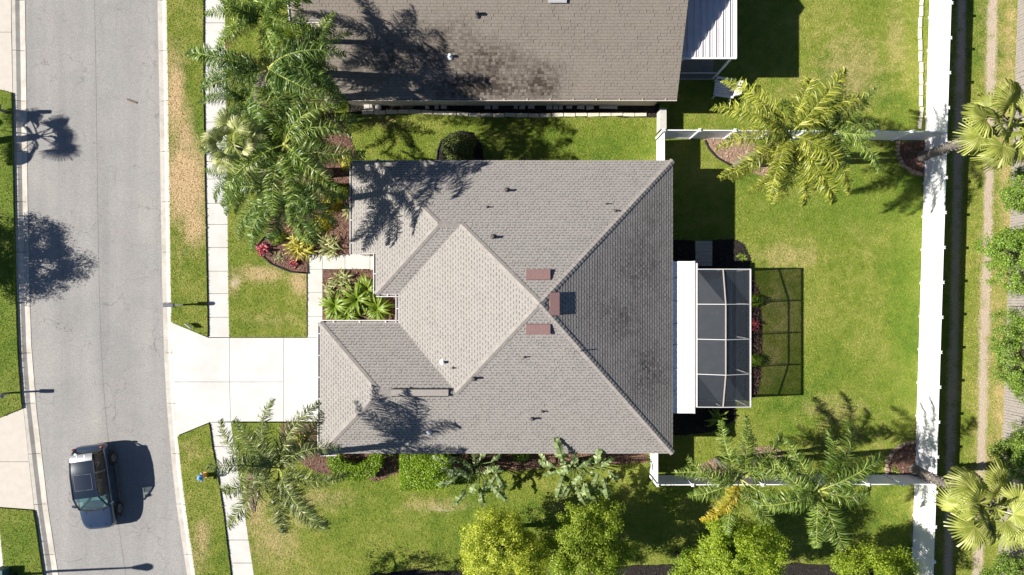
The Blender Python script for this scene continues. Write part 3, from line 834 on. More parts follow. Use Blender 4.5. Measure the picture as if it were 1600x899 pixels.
def gutter(a, b, parent, mat, strap=1.0, w=0.10, h=0.11, side=None, litter=False):
    "open U channel outside an eave from a to b; side = outward direction"
    a = Vector(a); b = Vector(b); d = (b - a).normalized(); o = Vector(side); L = (b - a).length
    m = MB(); up = Vector((0, 0, 1))
    c = (a + b) / 2
    m.obox(c + o * .012 - up * h / 2, d * L / 2, o * .006, up * h / 2)
    m.obox(c + o * (w + .02) - up * h / 2, d * L / 2, o * .016, up * h / 2)
    m.obox(c + o * (w / 2 + .012) - up * (h - .01), d * L / 2, o * w * .44, up * .006)
    g = m.build('gutter', mat, parent)
    m = MB(); n = max(1, int(L / strap))
    for i in range(n):
        p = a + d * (L * (i + .5) / n) + o * (w / 2 + .01) - up * .008
        m.obox(p, d * .02, o * w * .46, up * .006)
    m.build('hanger', mat, g)['kind'] = 'stuff'
    m = MB(); m.obox(c + o * (w / 2 + .012) - up * (h - .025), d * L / 2 * .995, o * w * .40, up * .006); m.build('gutter_debris', M['leaflitter'], g)
    return g

# ---------------- main house
house = thing('house', 'house with light grey shingle hip roof filling the middle of the view', 'house', (0, 0, 0))
E = 3.2
A = Q(36, 10, 6.6)
NE, SE = Q(229, -192.5, E), Q(229, 225, E)
NW = Q(-194, -192.5, E); R1 = Q(-99, -97, 4.803); R2 = Q(-69, -97, 4.803)
SWn = Q(-194, -2, E); VN = Q(-162, -2, E); VS = Q(-162, 39, E)
R3 = Q(-181, 132, 4.67); R4 = Q(-76, 132, 4.67)
GN, GS = Q(-273.6, 39, E), Q(-273.6, 225, E)
zlow = E - 38 * (4.803 - E) / 95
PX = -232
def split_x(P, x):
    return P
NmL = Q(-69, -192.5, E); SmL = Q(-76, 225, E)
roof_faces = {
 'east': [NE, A, SE], 'north_a': [NW, R1, R2, NmL], 'north_b': [NmL, R2, A, NE],
 'west_n': [NW, SWn, R1], 'porch': [Q(PX, -192.5, zlow), Q(PX, -60, zlow), Q(-194, -60, E), NW],
 'south_n': [SWn, VN, R2, R1], 'west_c': [A, R2, VN, VS, R4], 'north_g': [GN, R3, R4, VS],
 'west_g': [GN, GS, R3], 'south_a': [GS, SmL, R4, R3], 'south_b': [SmL, SE, A, R4]}
m = MB()
for P in roof_faces.values():
    n = plane_basis(P)[2]; m.quad(*[p - n * .015 for p in P]); m.quad(*[p - n * .12 for p in reversed(P)])
roof = m.build('roof', M['cap'], house)
shingles(list(roof_faces.values()), M['shingle'], roof, 0.143, 0.25, 11, stain_shades=[(1000, 470, 120, 190, .2), (1000, 420, 50, 70, .38), (970, 500, 45, 40, .42), (1010, 580, 35, 60, .45), (940, 450, 25, 30, .25), (1020, 340, 20, 40, .3)])  # algae speckle; the broad first blob also paints in the east slope's shade
NB = {k: plane_basis(P)[2] for k, P in roof_faces.items()}
for a, b, f, g in ((NE, A, 'east', 'north_b'), (SE, A, 'east', 'south_b'), (A, R2, 'west_c', 'north_b'), (R1, R2, 'north_a', 'south_n'), (NW, R1, 'west_n', 'north_a'), (SWn, R1, 'west_n', 'south_n'),
                   (A, R4, 'west_c', 'south_b'), (R3, R4, 'north_g', 'south_a'), (GN, R3, 'west_g', 'north_g'), (GS, R3, 'west_g', 'south_a')):
    ridge_caps(a, b, NB[f], NB[g], roof, M['cap'])
# fascia boards under the eaves
EAVES = [(NW, NE), (NE, SE), (SE, GS), (GS, GN), (GN, VS), (VS, VN), (VN, SWn), (SWn, Q(-194, -60, E)), (Q(PX, -60, zlow), Q(PX, -192.5, zlow)), (Q(PX, -192.5, zlow), NW), (Q(PX, -60, zlow), Q(-194, -60, E))]
m = MB()
for a, b in EAVES:
    d = (b - a).normalized(); m.obox((a + b) / 2 - Vector((0, 0, .11)), d * ((b - a).length / 2 - .02), Vector((-d.y, d.x, 0)) * .011, Vector((0, 0, .085)))
m.build('fascia', M['trim'], house)
fp = [(-180, -178), (214, -178), (214, 211), (-259, 211), (-259, 53), (-148, 53), (-148, -16), (-180, -16)]
MB().prism([(x / S, -y / S) for x, y in fp], -0.1, 3.06).build('wall', M['stucco'], house)
so = [(-194, -192.5), (229, -192.5), (229, 225), (-273, 225), (-273, 39), (-162, 39), (-162, -2), (-194, -2)]
MB().prism([((x * .995) / S, -(y * .995) / S) for x, y in so], 3.055, 3.075).build('soffit', M['trim'], house)
for y in (-188, -64):
    MB().box(-228 / S, -222 / S, -y / S - .1, -y / S + .1, 0, zlow - .1).build('porch_post', M['trim'], house)
gd = MB().box(-260.2 / S, -258.6 / S, -190 / S, -72 / S, .03, 2.25).build('garage_door', M['trim'], house)
for i in range(4):
    MB().box(-261.0 / S, -260.3 / S, -188 / S, -74 / S, .08 + i * .54, .54 + i * .54).build('door_panel', M['trim'], gd)
for (x0, x1, y0, y1) in ((-100, -60, -178, -178), (40, 80, -178, -178), (120, 150, -178, -178), (-120, -80, 211, 211), (20, 60, 211, 211)):
    s = -1 if y0 < 0 else 1
    w = MB().box(x0 / S, x1 / S, -(y0 + s * .2) / S - .03, -(y0 + s * .2) / S + .03, 1.0, 2.3).build('window', M['trim'], house)
    MB().box((x0 + 2) / S, (x1 - 2) / S, -(y0 + s * 1.2) / S - .01, -(y0 + s * 1.2) / S + .01, 1.08, 2.22).build('pane', glass_mat('window_glass', (.05, .06, .07)), w)
W = Vector((-1, 0, 0)); Nn = Vector((0, 1, 0)); Ss = Vector((0, -1, 0))
gutter(GS + Vector((0, 0, -.02)), GN + Vector((0, 0, -.02)), house, M['gutter'], side=W)
gutter(Q(-194, -60, E - .02), SWn + Vector((0, 0, -.02)), house, M['gutter'], side=W)
gutter(VN + Vector((0, 0, -.02)), VS + Vector((0, 0, -.02)), house, M['gutter'], side=W)
gutter(Q(PX, -60, zlow - .02), Q(PX, -192.5, zlow - .02), house, M['gutter'], side=W)
gutter(Q(-194, -2, E - .02), Q(-162, -2, E - .02), house, M['gutter'], side=Ss)
gutter(Q(-273.6, 39, E - .02), Q(-162, 39, E - .02), house, M['gutter'], side=Nn)
gutter(Q(PX, -192.5, zlow - .02), Q(-200, -192.5, zlow - .02), house, M['gutter'], side=Nn)
gutter(Q(-273.6, 225, E - .02), Q(-250, 225, E - .02), house, M['gutter'], side=Ss)

def hit(face, px, py):
    "point on a roof plane that the photo shows at px, py"
    P = roof_faces[face] if isinstance(face, str) else face
    n = plane_basis(P)[2]; o = Vector((0, 0, H)); d = Vector(((px - CX) / F, -(py - CY) / F, -1))
    t = (P[0] - o).dot(n) / d.dot(n); return o + d * t

def box_vent(face, x0, x1, y0, y1):
    P = roof_faces[face]; u, v, n = plane_basis(P); c = hit(face, (x0 + x1) / 2, (y0 + y1) / 2)
    a = hit(face, x0, (y0 + y1) / 2); b = hit(face, x1, (y0 + y1) / 2); e = hit(face, (x0 + x1) / 2, y0); f = hit(face, (x0 + x1) / 2, y1)
    hu = max(abs((b - a).dot(u)), abs((f - e).dot(u))) / 2; hv = max(abs((b - a).dot(v)), abs((f - e).dot(v))) / 2
    m = MB(); m.obox(c + n * .03, u * hu, v * hv, n * .035)
    vt = m.build('roof_vent', M['redvent'], house)
    # raised hood, open on the downhill side
    m = MB()
    q = [c + u * (su * hu * .98) + v * (sv * hv * .98) for su, sv in ((-1, -1), (1, -1), (1, 1), (-1, 1))]
    m.quad(q[0] + n * .19, q[1] + n * .19, q[2] + n * .075, q[3] + n * .075)
    m.quad(q[0] + n * .19, q[3] + n * .075, q[3] + n * .06, q[0] + n * .06); m.quad(q[1] + n * .19, q[1] + n * .06, q[2] + n * .06, q[2] + n * .075)
    m.quad(q[0] + n * .19, q[0] + n * .13, q[1] + n * .13, q[1] + n * .19)
    m.build('vent_hood', M['redvent'], vt)
box_vent('north_b', 822, 860, 424, 438)
box_vent('south_b', 822, 860, 506, 520)
box_vent('east', 858.5, 871, 457, 493)
# long low ridge vent over the garage ridge
a = R3.lerp(R4, .16); b = R3.lerp(R4, .90); d = (b - a).normalized()
m = MB(); m.obox((a + b) / 2 + Vector((0, 0, .07)), d * (b - a).length / 2, Vector((0, .145, -.02)), Vector((0, 0, .035)))
rv = m.build('ridge_vent', M['cap'], house)
m = MB(); c = (a + b) / 2; L_ = (b - a).length / 2
for sgn in (1, -1):
    m.obox(c + Vector((0, .165 * sgn, .04)), d * L_, Vector((0, .018, 0)), Vector((0, 0, .06)))
m.obox(c + d * (L_ + .012) + Vector((0, 0, .0)), d * .012, Vector((0, .18, 0)), Vector((0, 0, .10)))
m.build('vent_edge', M['black'], rv)
def pipe_vent(face, px, py, r=0.05, h=0.32, mat='dpipe', parent=None):
    c = hit(face, px, py)
    m = MB(); m.tube([c - Vector((0, 0, .05)), c + Vector((0, 0, h))], r, 10)
    p = m.build('vent_pipe', M[mat], parent or house, smooth=False)
    m = MB(); m.tube([c + Vector((0, 0, .0)), c + Vector((0, 0, .1))], [r * 2.6, r * 1.2], 10); m.build('flashing', M['dpipe' if mat == 'dpipe' else 'pipe'], p)
for f, x, y, mt, r in (('north_b', 791, 298, 'dpipe', .06), ('north_a', 761, 324, 'dpipe', .03), ('north_b', 770, 371, 'dpipe', .06), ('north_b', 961, 330, 'dpipe', .035), ('north_b', 947, 319, 'dpipe', .025), ('west_c', 692, 566, 'pipe', .06), ('west_c', 708, 575, 'dpipe', .03),
                    ('south_b', 740, 591, 'dpipe', .06), ('south_b', 819, 558, 'dpipe', .03), ('south_b', 847, 643, 'dpipe', .035), ('south_b', 831, 654, 'dpipe', .05), ('south_a', 671, 675, 'pipe', .055), ('south_b', 908, 548, 'dpipe', .025)):
    pipe_vent(f, x, y, r, .34 if r > .04 else .22, mt)

# ---------------- lanai pan roof and screened enclosure
lan = thing('lanai', 'flat white panel roof over the patio along the back eave of the house', 'patio roof', Q(240, 60, 0))
ycuts = [408, 434.5, 470, 505.5, 539, 575.5, 611, 646.5]
for a, b in zip(ycuts, ycuts[1:]):
    p0 = I(1030, a + .55, 3.0); p1 = I(1083.5, b - .55, 3.0)
    MB().box(p0.x, p1.x, p1.y, p0.y, 2.93, 3.0).build('roof_panel', M['panroof'], lan)
for yv in ycuts[1:-1]:
    c = I(1057, yv, 3.0); MB().box(I(1030, 0, 3.0).x, I(1083.4, 0, 3.0).x, c.y - .016, c.y + .016, 2.94, 3.012).build('panel_seam', M['seamgrey'], lan)
p0 = I(1083.7, 408, 3.0); p1 = I(1086, 646.5, 3.0)
MB().box(p0.x, p1.x, p1.y, p0.y, 2.86, 3.02).build('edge_beam', M['alu'], lan)
MB().box(I(1030, 0, 2.9).x, p0.x - .02, p1.y + .05, p0.y - .05, 2.9, 2.925).build('roof_seam', M['alu_d'], lan)

cg = thing('screen_enclosure', 'screened patio enclosure with white beams and dark mesh behind the house', 'enclosure', Q(300, 60, 0))
xw = I(1088.5, 0, 3.0).x; xr = I(1134, 0, 3.5).x; xe = I(1172.5, 0, 3.0).x
yb = [I(0, y, 3.0).y for y in (421, 475.5, 530, 584.5, 636)]
zr = [3.08, 3.5, 3.5, 3.5, 3.08]; ZE = 3.0
MB().box(xw - .35, xe + .05, yb[4] - .05, yb[0] + .05, -.05, .07).build('floor', M['deck'], cg)
bw = 0.032
for i, y in enumerate(yb):
    m = MB(); w_ = bw * (1.2 if i in (0, 4) else .95)
    m.bar((xw, y, ZE + .02), (xr, y, zr[i]), w_, .1); m.bar((xr, y, zr[i]), (xe, y, ZE), w_, .1)
    m.build('rafter', M['alu'], cg)
    m = MB(); m.box(xe - .03, xe + .03, y - .03, y + .03, .07, ZE); m.build('post', M['alu'], cg)
for i in range(4):
    MB().bar((xr, yb[i], zr[i] + .0), (xr, yb[i + 1], zr[i + 1]), .045, .06).build('ridge_beam', M['alu_d' if True else 'alu'], cg)
MB().bar((xe, yb[0], ZE), (xe, yb[4], ZE), .055, .08).build('eave_beam', M['alu'], cg)
MB().bar((xw, yb[0] + .3, ZE + .02), (xw, yb[4], ZE + .02), .07, .08).build('eave_beam', M['alu'], cg)
MB().bar((xe, yb[0], .95), (xe, yb[4], .95), .045, .05).build('chair_rail', M['alu'], cg)
MB().bar((xe, yb[0], .1), (xe, yb[4], .1), .05, .05).build('sill_rail', M['alu'], cg)
for yy in (yb[0], yb[4]):
    MB().bar((xw, yy, .95), (xe, yy, .95), .045, .05).build('chair_rail', M['alu'], cg)
    for xx in (xw, xr): MB().box(xx - .025, xx + .025, yy - .025, yy + .025, .07, ZE).build('post', M['alu'], cg)
for i in range(4):
    y0, y1 = yb[i], yb[i + 1]
    MB().quad((xw, y0, ZE), (xw, y1, ZE), (xr, y1, zr[i + 1] - .02), (xr, y0, zr[i] - .02)).build('screen', M['screen'], cg)
    MB().quad((xr, y0, zr[i] - .02), (xr, y1, zr[i + 1] - .02), (xe, y1, ZE - .02), (xe, y0, ZE - .02)).build('screen', M['screen'], cg)
    MB().quad((xe, y0, .98), (xe, y1, .98), (xe, y1, ZE - .05), (xe, y0, ZE - .05)).build('screen', M['screen'], cg)
    MB().quad((xe, y0, .12), (xe, y1, .12), (xe, y1, .93), (xe, y0, .93)).build('screen', M['screen'], cg)
for yy in (yb[0], yb[4]):
    MB().quad((xw, yy, .1), (xe, yy, .1), (xe, yy, ZE), (xr, yy, 3.07), (xw, yy, ZE)).build('screen', M['screen'], cg)

# small paver pad at the enclosure door
pad = thing('paver_pad', 'small pad of grey pavers by the corner of the screened patio', 'paving', G(1098, 395, 0))
pm = MB()
for r_ in range(7):
    for c_ in range(3):
        x0 = 1086 + c_ * 8.8 - (4.4 if r_ % 2 else 0); x1 = x0 + 8.4; x0 = max(x0, 1086); x1 = min(x1, 1112)
        y0 = 377 + r_ * 5.6; y1 = y0 + 5.2
        a = G(x0, y1, 0); b = G(x1, y0, 0)
        MB().box(a.x, b.x, a.y, b.y, .02, .115).build('paver', M['paver'], pad)
    if r_ % 2:
        a = G(1086 + 2 * 8.8 + 4.4, y1, 0); b = G(1112, y0, 0)
        MB().box(a.x, b.x, a.y, b.y, .02, .115).build('paver', M['paver'], pad)

# ---------------- neighbour's house
nh = thing('neighbour_house', 'neighbouring house with brown shingle roof cut off by the top edge', 'house', (0, 0, 0))
K = .0186
def nz(y): return 3.0 + K * (-283 - y)
RY = -440
nf = {'south_m': [Q(-260, -283, nz(-283)), Q(236.7, -283, nz(-283)), Q(236.7, RY, nz(RY)), Q(-260, RY, nz(RY))],
      'south_w': [Q(-286, -376, nz(-376)), Q(-260, -376, nz(-376)), Q(-260, RY, nz(RY)), Q(-272, RY, nz(RY))],
      'west': [Q(-301, -376, nz(-376) - .28), Q(-286, -376, nz(-376)), Q(-272, RY, nz(RY)), Q(-301, RY, nz(RY) - .28 * 2)]}
m = MB()
for P in nf.values():
    n = plane_basis(P)[2]; m.quad(*[p - n * .015 for p in P]); m.quad(*[p - n * .12 for p in reversed(P)])
m.quad(Q(-300, RY, nz(RY) - .02), Q(236.7, RY, nz(RY) - .02), Q(236.7, 2 * RY + 283, 2.98), Q(-300, 2 * RY + 283, 2.98))
nroof = m.build('roof', M['cap'], nh)
shingles(list(nf.values()), M['nshingle'], nroof, 0.143, 0.31, 23, ztop=3.0, dash=.22, stain_shades=[(760, 95, 65, 32, .6), (840, 128, 45, 36, .62), (745, 135, 85, 28, .75), (690, 80, 80, 50, .5), (610, 90, 80, 50, .45), (880, 108, 14, 18, .4), (560, 60, 60, 30, .3), (800, 60, 200, 60, .15)])
m = MB()
for a, b in (((-260, -283), (236.7, -283)), ((236.7, -283), (236.7, RY)), ((-260, -376), (-260, -283)), ((-301, -376), (-260, -376))):
    a = Q(a[0], a[1], nz(a[1])); b = Q(b[0], b[1], nz(b[1])); d = (b - a).normalized(); sd = Vector((-d.y, d.x, 0)).normalized()
    m.obox((a + b) / 2 - Vector((0, 0, .12)), d * ((b - a).length / 2 - .01), sd * .012, Vector((0, 0, .10)))
m.build('fascia', M['ngutter'], nh)
gutter(Q(-260, -283, 2.98), Q(236.7, -283, 2.98), nh, M['ngutter'], strap=1.1, side=Ss, w=.09)
gutter(Q(-301, -376, nz(-376) - .05), Q(-262, -376, nz(-376) - .05), nh, M['gutter'], side=Ss, w=.13)
gutter(Q(-301, RY, nz(RY) - .6), Q(-301, -376, nz(-376) - .3), nh, M['gutter'], side=W, w=.13)
nw = [(-250, -296), (222, -296), (222, -600), (-290, -600), (-290, -386), (-250, -386)]
MB().prism([(x / S, -y / S) for x, y in nw], -.1, 2.9).build('wall', M['stucco2'], nh)
m = MB(); m.quad(Q(222.5, -296, 2.9), Q(222.5, -590, 2.9), Q(222.5, RY, nz(RY) - .2)); m.build('gable', M['stucco2'], nh)
def nhit(px, py):
    return hit(nf['south_m'], px, py)
roof_faces['nsouth'] = nf['south_m']
pipe_vent('nsouth', 745, 23, .07, .35, 'dpipe', nh); pipe_vent('nsouth', 703, 89, .06, .3, 'pipe', nh)
c = nhit(871, -1); u, v, n = plane_basis(nf['south_m'])
MB().obox(c + n * .06, u * .42, v * .14, n * .06).build('skylight', M['seamgrey'], nh)
MB().box(Q(236, 0, 0).x - .35, Q(236, 0, 0).x - .02, -(-262) / S - .3, -(-262) / S + .8, 0.02, .9).build('equipment_box', M['block'], nh)

# neighbour's patio with ribbed metal roof
pt = thing('patio_cover', 'ribbed grey and white metal patio roof beside the brown-roofed house', 'patio roof', Q(285, -380, 0))
ZP = 3.55
px0 = Q(236, 0, 0).x; px1 = I(1149.5, 0, ZP).x; py0 = I(0, 89, ZP).y; py1 = py0 + 5.2
n = 9; wv = (px1 - px0 + .25) / n
for i in range(n):
    x0 = px0 - .25 + i * wv
    m = MB()
    # pan with raised ribs on both sides
    prof = [(0.0, .0), (.012, .075), (.05, .075), (.07, .015), (wv * .5, .03), (wv - .10, .0), (wv, .0)]
    for (a, za), (b, zb) in zip(prof, prof[1:]):
        m.quad((x0 + a, py0, ZP - .07 + za), (x0 + b, py0, ZP - .07 + zb), (x0 + b, py1, ZP - .07 + zb), (x0 + a, py1, ZP - .07 + za))
    m.build('roof_pan', M['metalroof'], pt)
MB().box(px0 - .25, px1 + .06, py0 - .08, py0 - .005, ZP - .14, ZP - .03).build('edge_beam', M['trim'], pt)
MB().box(px1 + .0, px1 + .07, py0, py1, ZP - .12, ZP - .03).build('edge_beam', M['trim'], pt)
for xx in (px0 + .25, px0 + .3 + (px1 - px0 - .4)):
    for yy in (py0 + .05, py0 + 2.6):
        MB().box(xx - .05, xx + .05, yy - .05, yy + .05, .03, ZP - .1).build('post', M['trim'], pt)
MB().box(px0 + .25, px1 - .1, py0 + .03, py0 + .07, 1.0, 1.06).build('rail', M['trim'], pt)
MB().quad((px0 + .25, py0 + .05, 1.06), (px1 - .1, py0 + .05, 1.06), (px1 - .1, py0 + .05, ZP - .1), (px0 + .25, py0 + .05, ZP - .1)).build('screen', M['screen'], pt)
MB().quad((px0 + .25, py0 + .05, .1), (px1 - .1, py0 + .05, .1), (px1 - .1, py0 + .05, 1.0), (px0 + .25, py0 + .05, 1.0)).build('screen', M['screen'], pt)
MB().box(px0 - .1, px1 - .05, py0, py1, -.02, .06).build('floor', M['deck'], pt)
M['chairgrey'] = pmat('chair_grey', (.62, .62, .63), .12, 7, .8)
lk = thing('patio_chair', 'grey slatted lawn chair on the shaded grass by the neighbouring patio', 'chair', G(1127, 142, .03), R(-8))
for i in range(6):
    MB().box(-.42, .38, -.34 + i * .11, -.25 + i * .11, .36, .40).build('seat_slat', M['chairgrey'], lk, local=True)
for i in range(5):
    m = MB(); m.obox((.48 + .0, -.28 + i * .125, .62), (.05, 0, -.0), (0, .05, 0), (.14, 0, .28)); m.build('back_slat', M['chairgrey'], lk, local=True)
for yy in (-.40, .36):
    m = MB(); m.box(-.42, .42, yy - .05, yy + .05, .56, .60); m.build('armrest', M['chairgrey'], lk, local=True)
    for xx in (-.36, .36): MB().box(xx - .03, xx + .03, yy - .03, yy + .03, 0, .56).build('leg', M['chairgrey'], lk, local=True)

lk.scale = (1.2, 1.2, 1.1)

# ------------------------------------------------------------ fences
def vinyl(label, p0, p1, n, h=1.83, ends=(1, 1)):
    a = G(*p0, 0); b = G(*p1, 0); t = thing('vinyl_fence', label, 'fence', a, group='white vinyl privacy fences')
    d = (b - a).normalized(); L = (b - a).length; nn = Vector((-d.y, d.x, 0)); up = Vector((0, 0, 1))
    for i in range(n + 1):
        if (i == 0 and not ends[0]) or (i == n and not ends[1]): continue
        p = a + d * (L * i / n)
        ps = MB().obox(p + up * (h + .08) / 2, d * .064, nn * .064, up * (h + .08) / 2).build('post', M['vinyl'], t)
        m = MB(); c = p + up * (h + .08); q = [c + d * (s1 * .078) + nn * (s2 * .078) for s1, s2 in ((-1, -1), (1, -1), (1, 1), (-1, 1))]
        m.quad(*q); 
        for k in range(4): m.quad(q[k] + up * .0, q[(k + 1) % 4], c + up * .06)
        m.build('post_cap', M['vinyl'], ps)
    for i in range(n):
        p = a + d * (L * (i + .5) / n); hl = L / n / 2 - .066
        m = MB(); nb_ = 10
        for k in range(nb_):
            x = -hl + 2 * hl * (k + .5) / nb_
            m.obox(p + d * x + up * (h / 2 + .02), d * (hl / nb_ - .003), nn * .011, up * (h / 2 - .08))
        m.obox(p + up * (h / 2 + .02), d * hl, nn * .006, up * (h / 2 - .09))
        pn = m.build('panel', M['vinyl'], t)
        for z in (.12, h - .06):
            MB().obox(p + up * z, d * hl, nn * .022, up * .07).build('rail', M['vinyl'], pn)
vinyl('long white vinyl fence running down the back of the yard along the alley', (1454.5, -75), (1422.3, 960), 20)
vinyl('white vinyl fence across the lower side yard to the back corner', (1016, 743), (1432, 742), 8, ends=(1, 0))
vinyl('white vinyl fence across the upper side yard under the yellow-green palm', (1026, 216.5), (1446, 219), 8, ends=(1, 0))
vinyl('short white vinyl fence return at the lower back corner of the house', (1016, 741), (1016, 676), 1, ends=(0, 1))
vinyl('short white vinyl fence return at the upper back corner of the house', (1026, 218.5), (1026, 282), 1, ends=(0, 1))

wf = thing('wooden_fence', 'weathered grey wooden board fence along the right edge', 'fence', G(1580, 340, 0))
rnd = random.Random(9)
a = G(1593, -75, 0); b = G(1557, 960, 0); d = (b - a).normalized(); L = (b - a).length; nn = Vector((-d.y, d.x, 0)); up = Vector((0, 0, 1))
nbd = int(L / .145)
bm_ = MB().obox((0, 0, .93), d * .066, nn * .010, up * .93)
bme = bpy.data.meshes.new('fence_board'); bme.from_pydata(bm_.v, [], bm_.f); bme.materials.append(M['wood'])
woff = off(wf)
for i in range(nbd):
    o = link('fence_board', bme, wf); o.location = a + d * (L * (i + .5) / nbd) + nn * rnd.uniform(-.006, .006) - woff; o.location.z = rnd.uniform(-.05, .02)
    o.rotation_euler = (rnd.uniform(-.012, .012), rnd.uniform(-.01, .01), rnd.uniform(-.03, .03))
for z in (.4, 1.5):
    MB().obox((a + b) / 2 + up * z - nn * (-.045), d * L / 2, nn * .02, up * .045).build('rail', M['wood'], wf)
for i in range(15):
    p = a + d * (L * (i + .5) / 15) + nn * .09
    MB().obox(p + up * .9, d * .045, nn * .045, up * .9).build('post', M['wood'], wf)
# ------------------------------------------------------------ plants
def strip(pts, side, widths, V, Fq):
    "ribbon of quads along pts"
    b = len(V)
    for p, w in zip(pts, widths):
        V.append(p - side * w); V.append(p + side * w)
    for i in range(len(pts) - 1):
        Fq.append((b + 2 * i, b + 2 * i + 1, b + 2 * i + 3, b + 2 * i + 2))

def frond_mesh(name, L, e0, e1, n, leafl, mat, seed, plum=0.5, lw=0.02, twist=0.0):
    "feather frond along +X: arched stem with many narrow drooping leaflets"
    rng = np.random.default_rng(seed)
    V, Fq = [], []
    K = 22; P = [np.zeros(3)]; T = []
    for i in range(K):
        t = i / (K - 1); e = e0 + (e1 - e0) * t ** 1.25; az = twist * t
        d = np.array([math.cos(e) * math.cos(az), math.cos(e) * math.sin(az), math.sin(e)]); T.append(d)
        if i < K - 1: P.append(P[-1] + d * L / (K - 1))
    P = np.array(P); T = np.array(T)
    sidev = np.array([0, 1.0, 0]); 
    strip(list(P), sidev, [0.034 * (1 - .8 * i / (K - 1)) for i in range(K)], V, Fq)
    up0 = np.cross(T[0], sidev)
    strip(list(P - np.array([0, 0, .015])), np.array([0, 0, 1.0]), [0.02 * (1 - .85 * i / (K - 1)) for i in range(K)], V, Fq)
    ns = len(Fq)
    for i in range(n):
        for s in (-1, 1):
            t = min(.995, .12 + .88 * (i + rng.random() * 1.2) / n)
            q = t * (K - 1); j = min(K - 2, int(q)); f = q - j
            p = P[j] * (1 - f) + P[j + 1] * f; d = T[j] * (1 - f) + T[j + 1] * f
            ll = leafl * (0.30 + .70 * math.sin(math.pi * min(1, (t * .90 + .12)) ** .85)) * rng.uniform(.65, 1.2)
            sd = np.array([-math.sin(twist * t), math.cos(twist * t), 0]) * s; u = np.array([0, 0, 1.0])
            a = rng.uniform(.28, .95) * (1 - .25 * t); rise = rng.normal(.12, plum)
            o = sd * math.cos(a) + d * math.sin(a) + u * rise; o /= np.linalg.norm(o)
            o2 = o + np.array([0, 0, -rng.uniform(.3, 1.0)]) + rng.normal(size=3) * .15; o2 /= np.linalg.norm(o2)
            o3 = o2 + np.array([0, 0, -rng.uniform(.2, 1.0)]) + rng.normal(size=3) * .2; o3 /= np.linalg.norm(o3)
            p1 = p + o * ll * .42; p2 = p1 + o2 * ll * .34; p3 = p2 + o3 * ll * .24
            w = np.cross(o, u); w = w / (np.linalg.norm(w) + 1e-6) * .8 + u * rng.normal(0, .6); w /= np.linalg.norm(w)
            k = lw * rng.uniform(.7, 1.25)
            strip([p, p1, p2, p3], w, [k * .7, k, k * .8, k * .12], V, Fq)
    me = npmesh(name, np.array(V), np.array(Fq), mat); me.materials.append(M['rach_'])
    mi = np.zeros(len(Fq), dtype=np.int32); mi[:ns] = 1; me.polygons.foreach_set('material_index', mi)
    return me

def fan_mesh(name, pet, rad, mat, seed, nseg=30, spread=2.35, droop=.5):
    "palmate leaf: stalk along +X, pleated blade with split drooping tips"
    rng = np.random.default_rng(seed); V, Fq = [], []
    strip([np.array([t * pet, 0, -.15 * t * t]) for t in np.linspace(0, 1, 6)], np.array([0, 1.0, 0]), [.035, .03, .025, .022, .02, .02], V, Fq)
    strip([np.array([t * pet, 0, -.15 * t * t - .01]) for t in np.linspace(0, 1, 6)], np.array([0, 0, 1.0]), [.02] * 6, V, Fq)
    c = np.array([pet, 0, -.15])
    for i in range(nseg):
        th0 = -spread + 2 * spread * i / nseg; th1 = -spread + 2 * spread * (i + 1) / nseg; tm = (th0 + th1) / 2
        rl = rad * (.72 + .28 * math.cos(tm * .5)) * rng.uniform(.93, 1.05)
        def pt(th, r, z): return c + np.array([math.cos(th) * r, math.sin(th) * r, z])
        fold = .035 * rad
        cup = .10 * rad
        def zc(r): return cup * (1 - abs(tm) / spread) * (r / rad) - droop * rad * (max(0, r / rad - .45)) ** 2 * 1.2
        r1 = rl * .34; r2 = rl * .66; r3 = rl
        b = len(V)
        V += [c, c, pt(th0, r1, zc(r1) - fold * .6), pt(tm, r1, zc(r1) + fold * .6), pt(th1, r1, zc(r1) - fold * .6),
              pt(th0 + .012, r2, zc(r2) - fold), pt(tm, r2, zc(r2) + fold), pt(th1 - .012, r2, zc(r2) - fold),
              pt(tm - .02, r3, zc(r3) - droop * rad * .25 * rng.uniform(.4, 1.5)), pt(tm + .02, r3, zc(r3) - droop * rad * .25 * rng.uniform(.4, 1.5))]
        Fq += [(b, b + 2, b + 3, b + 1), (b + 1, b + 3, b + 4, b), (b + 2, b + 5, b + 6, b + 3), (b + 3, b + 6, b + 7, b + 4), (b + 5, b + 8, b + 9, b + 6), (b + 6, b + 8, b + 9, b + 7)]
    return npmesh(name, np.array(V), np.array(Fq), mat)

_fr = {}
def fronds(matname, scale_key='q'):
    if matname in _fr: return _fr[matname]
    m = M[matname]; r = []
    for k, (L, e0, e1, pl) in enumerate([(3.3, 1.1, -.35, .55), (3.5, .75, -.85, .6), (3.4, .45, -1.1, .55), (3.2, .1, -1.3, .5), (2.6, 1.3, .4, .5)]):
        r.append(frond_mesh('frond_' + matname, L, e0, e1, 118, .64, m, (100 if matname != 'palmC' else 140) + k, pl * .8, .0165, (.25, -.3, .2, -.2, .1)[k]))
    _fr[matname] = r; return r

def trunk_pts(base, top, n=9, bow=.25, seed=0):
    rnd = random.Random(seed); a = Vector(base); b = Vector(top)
    d = Vector((b.x - a.x, b.y - a.y, 0)); P = []
    for i in range(n + 1):
        t = i / n; e = t ** (1.0 + bow)
        P.append(Vector((a.x + d.x * e, a.y + d.y * e, a.z + (b.z - a.z) * t)))
    return P

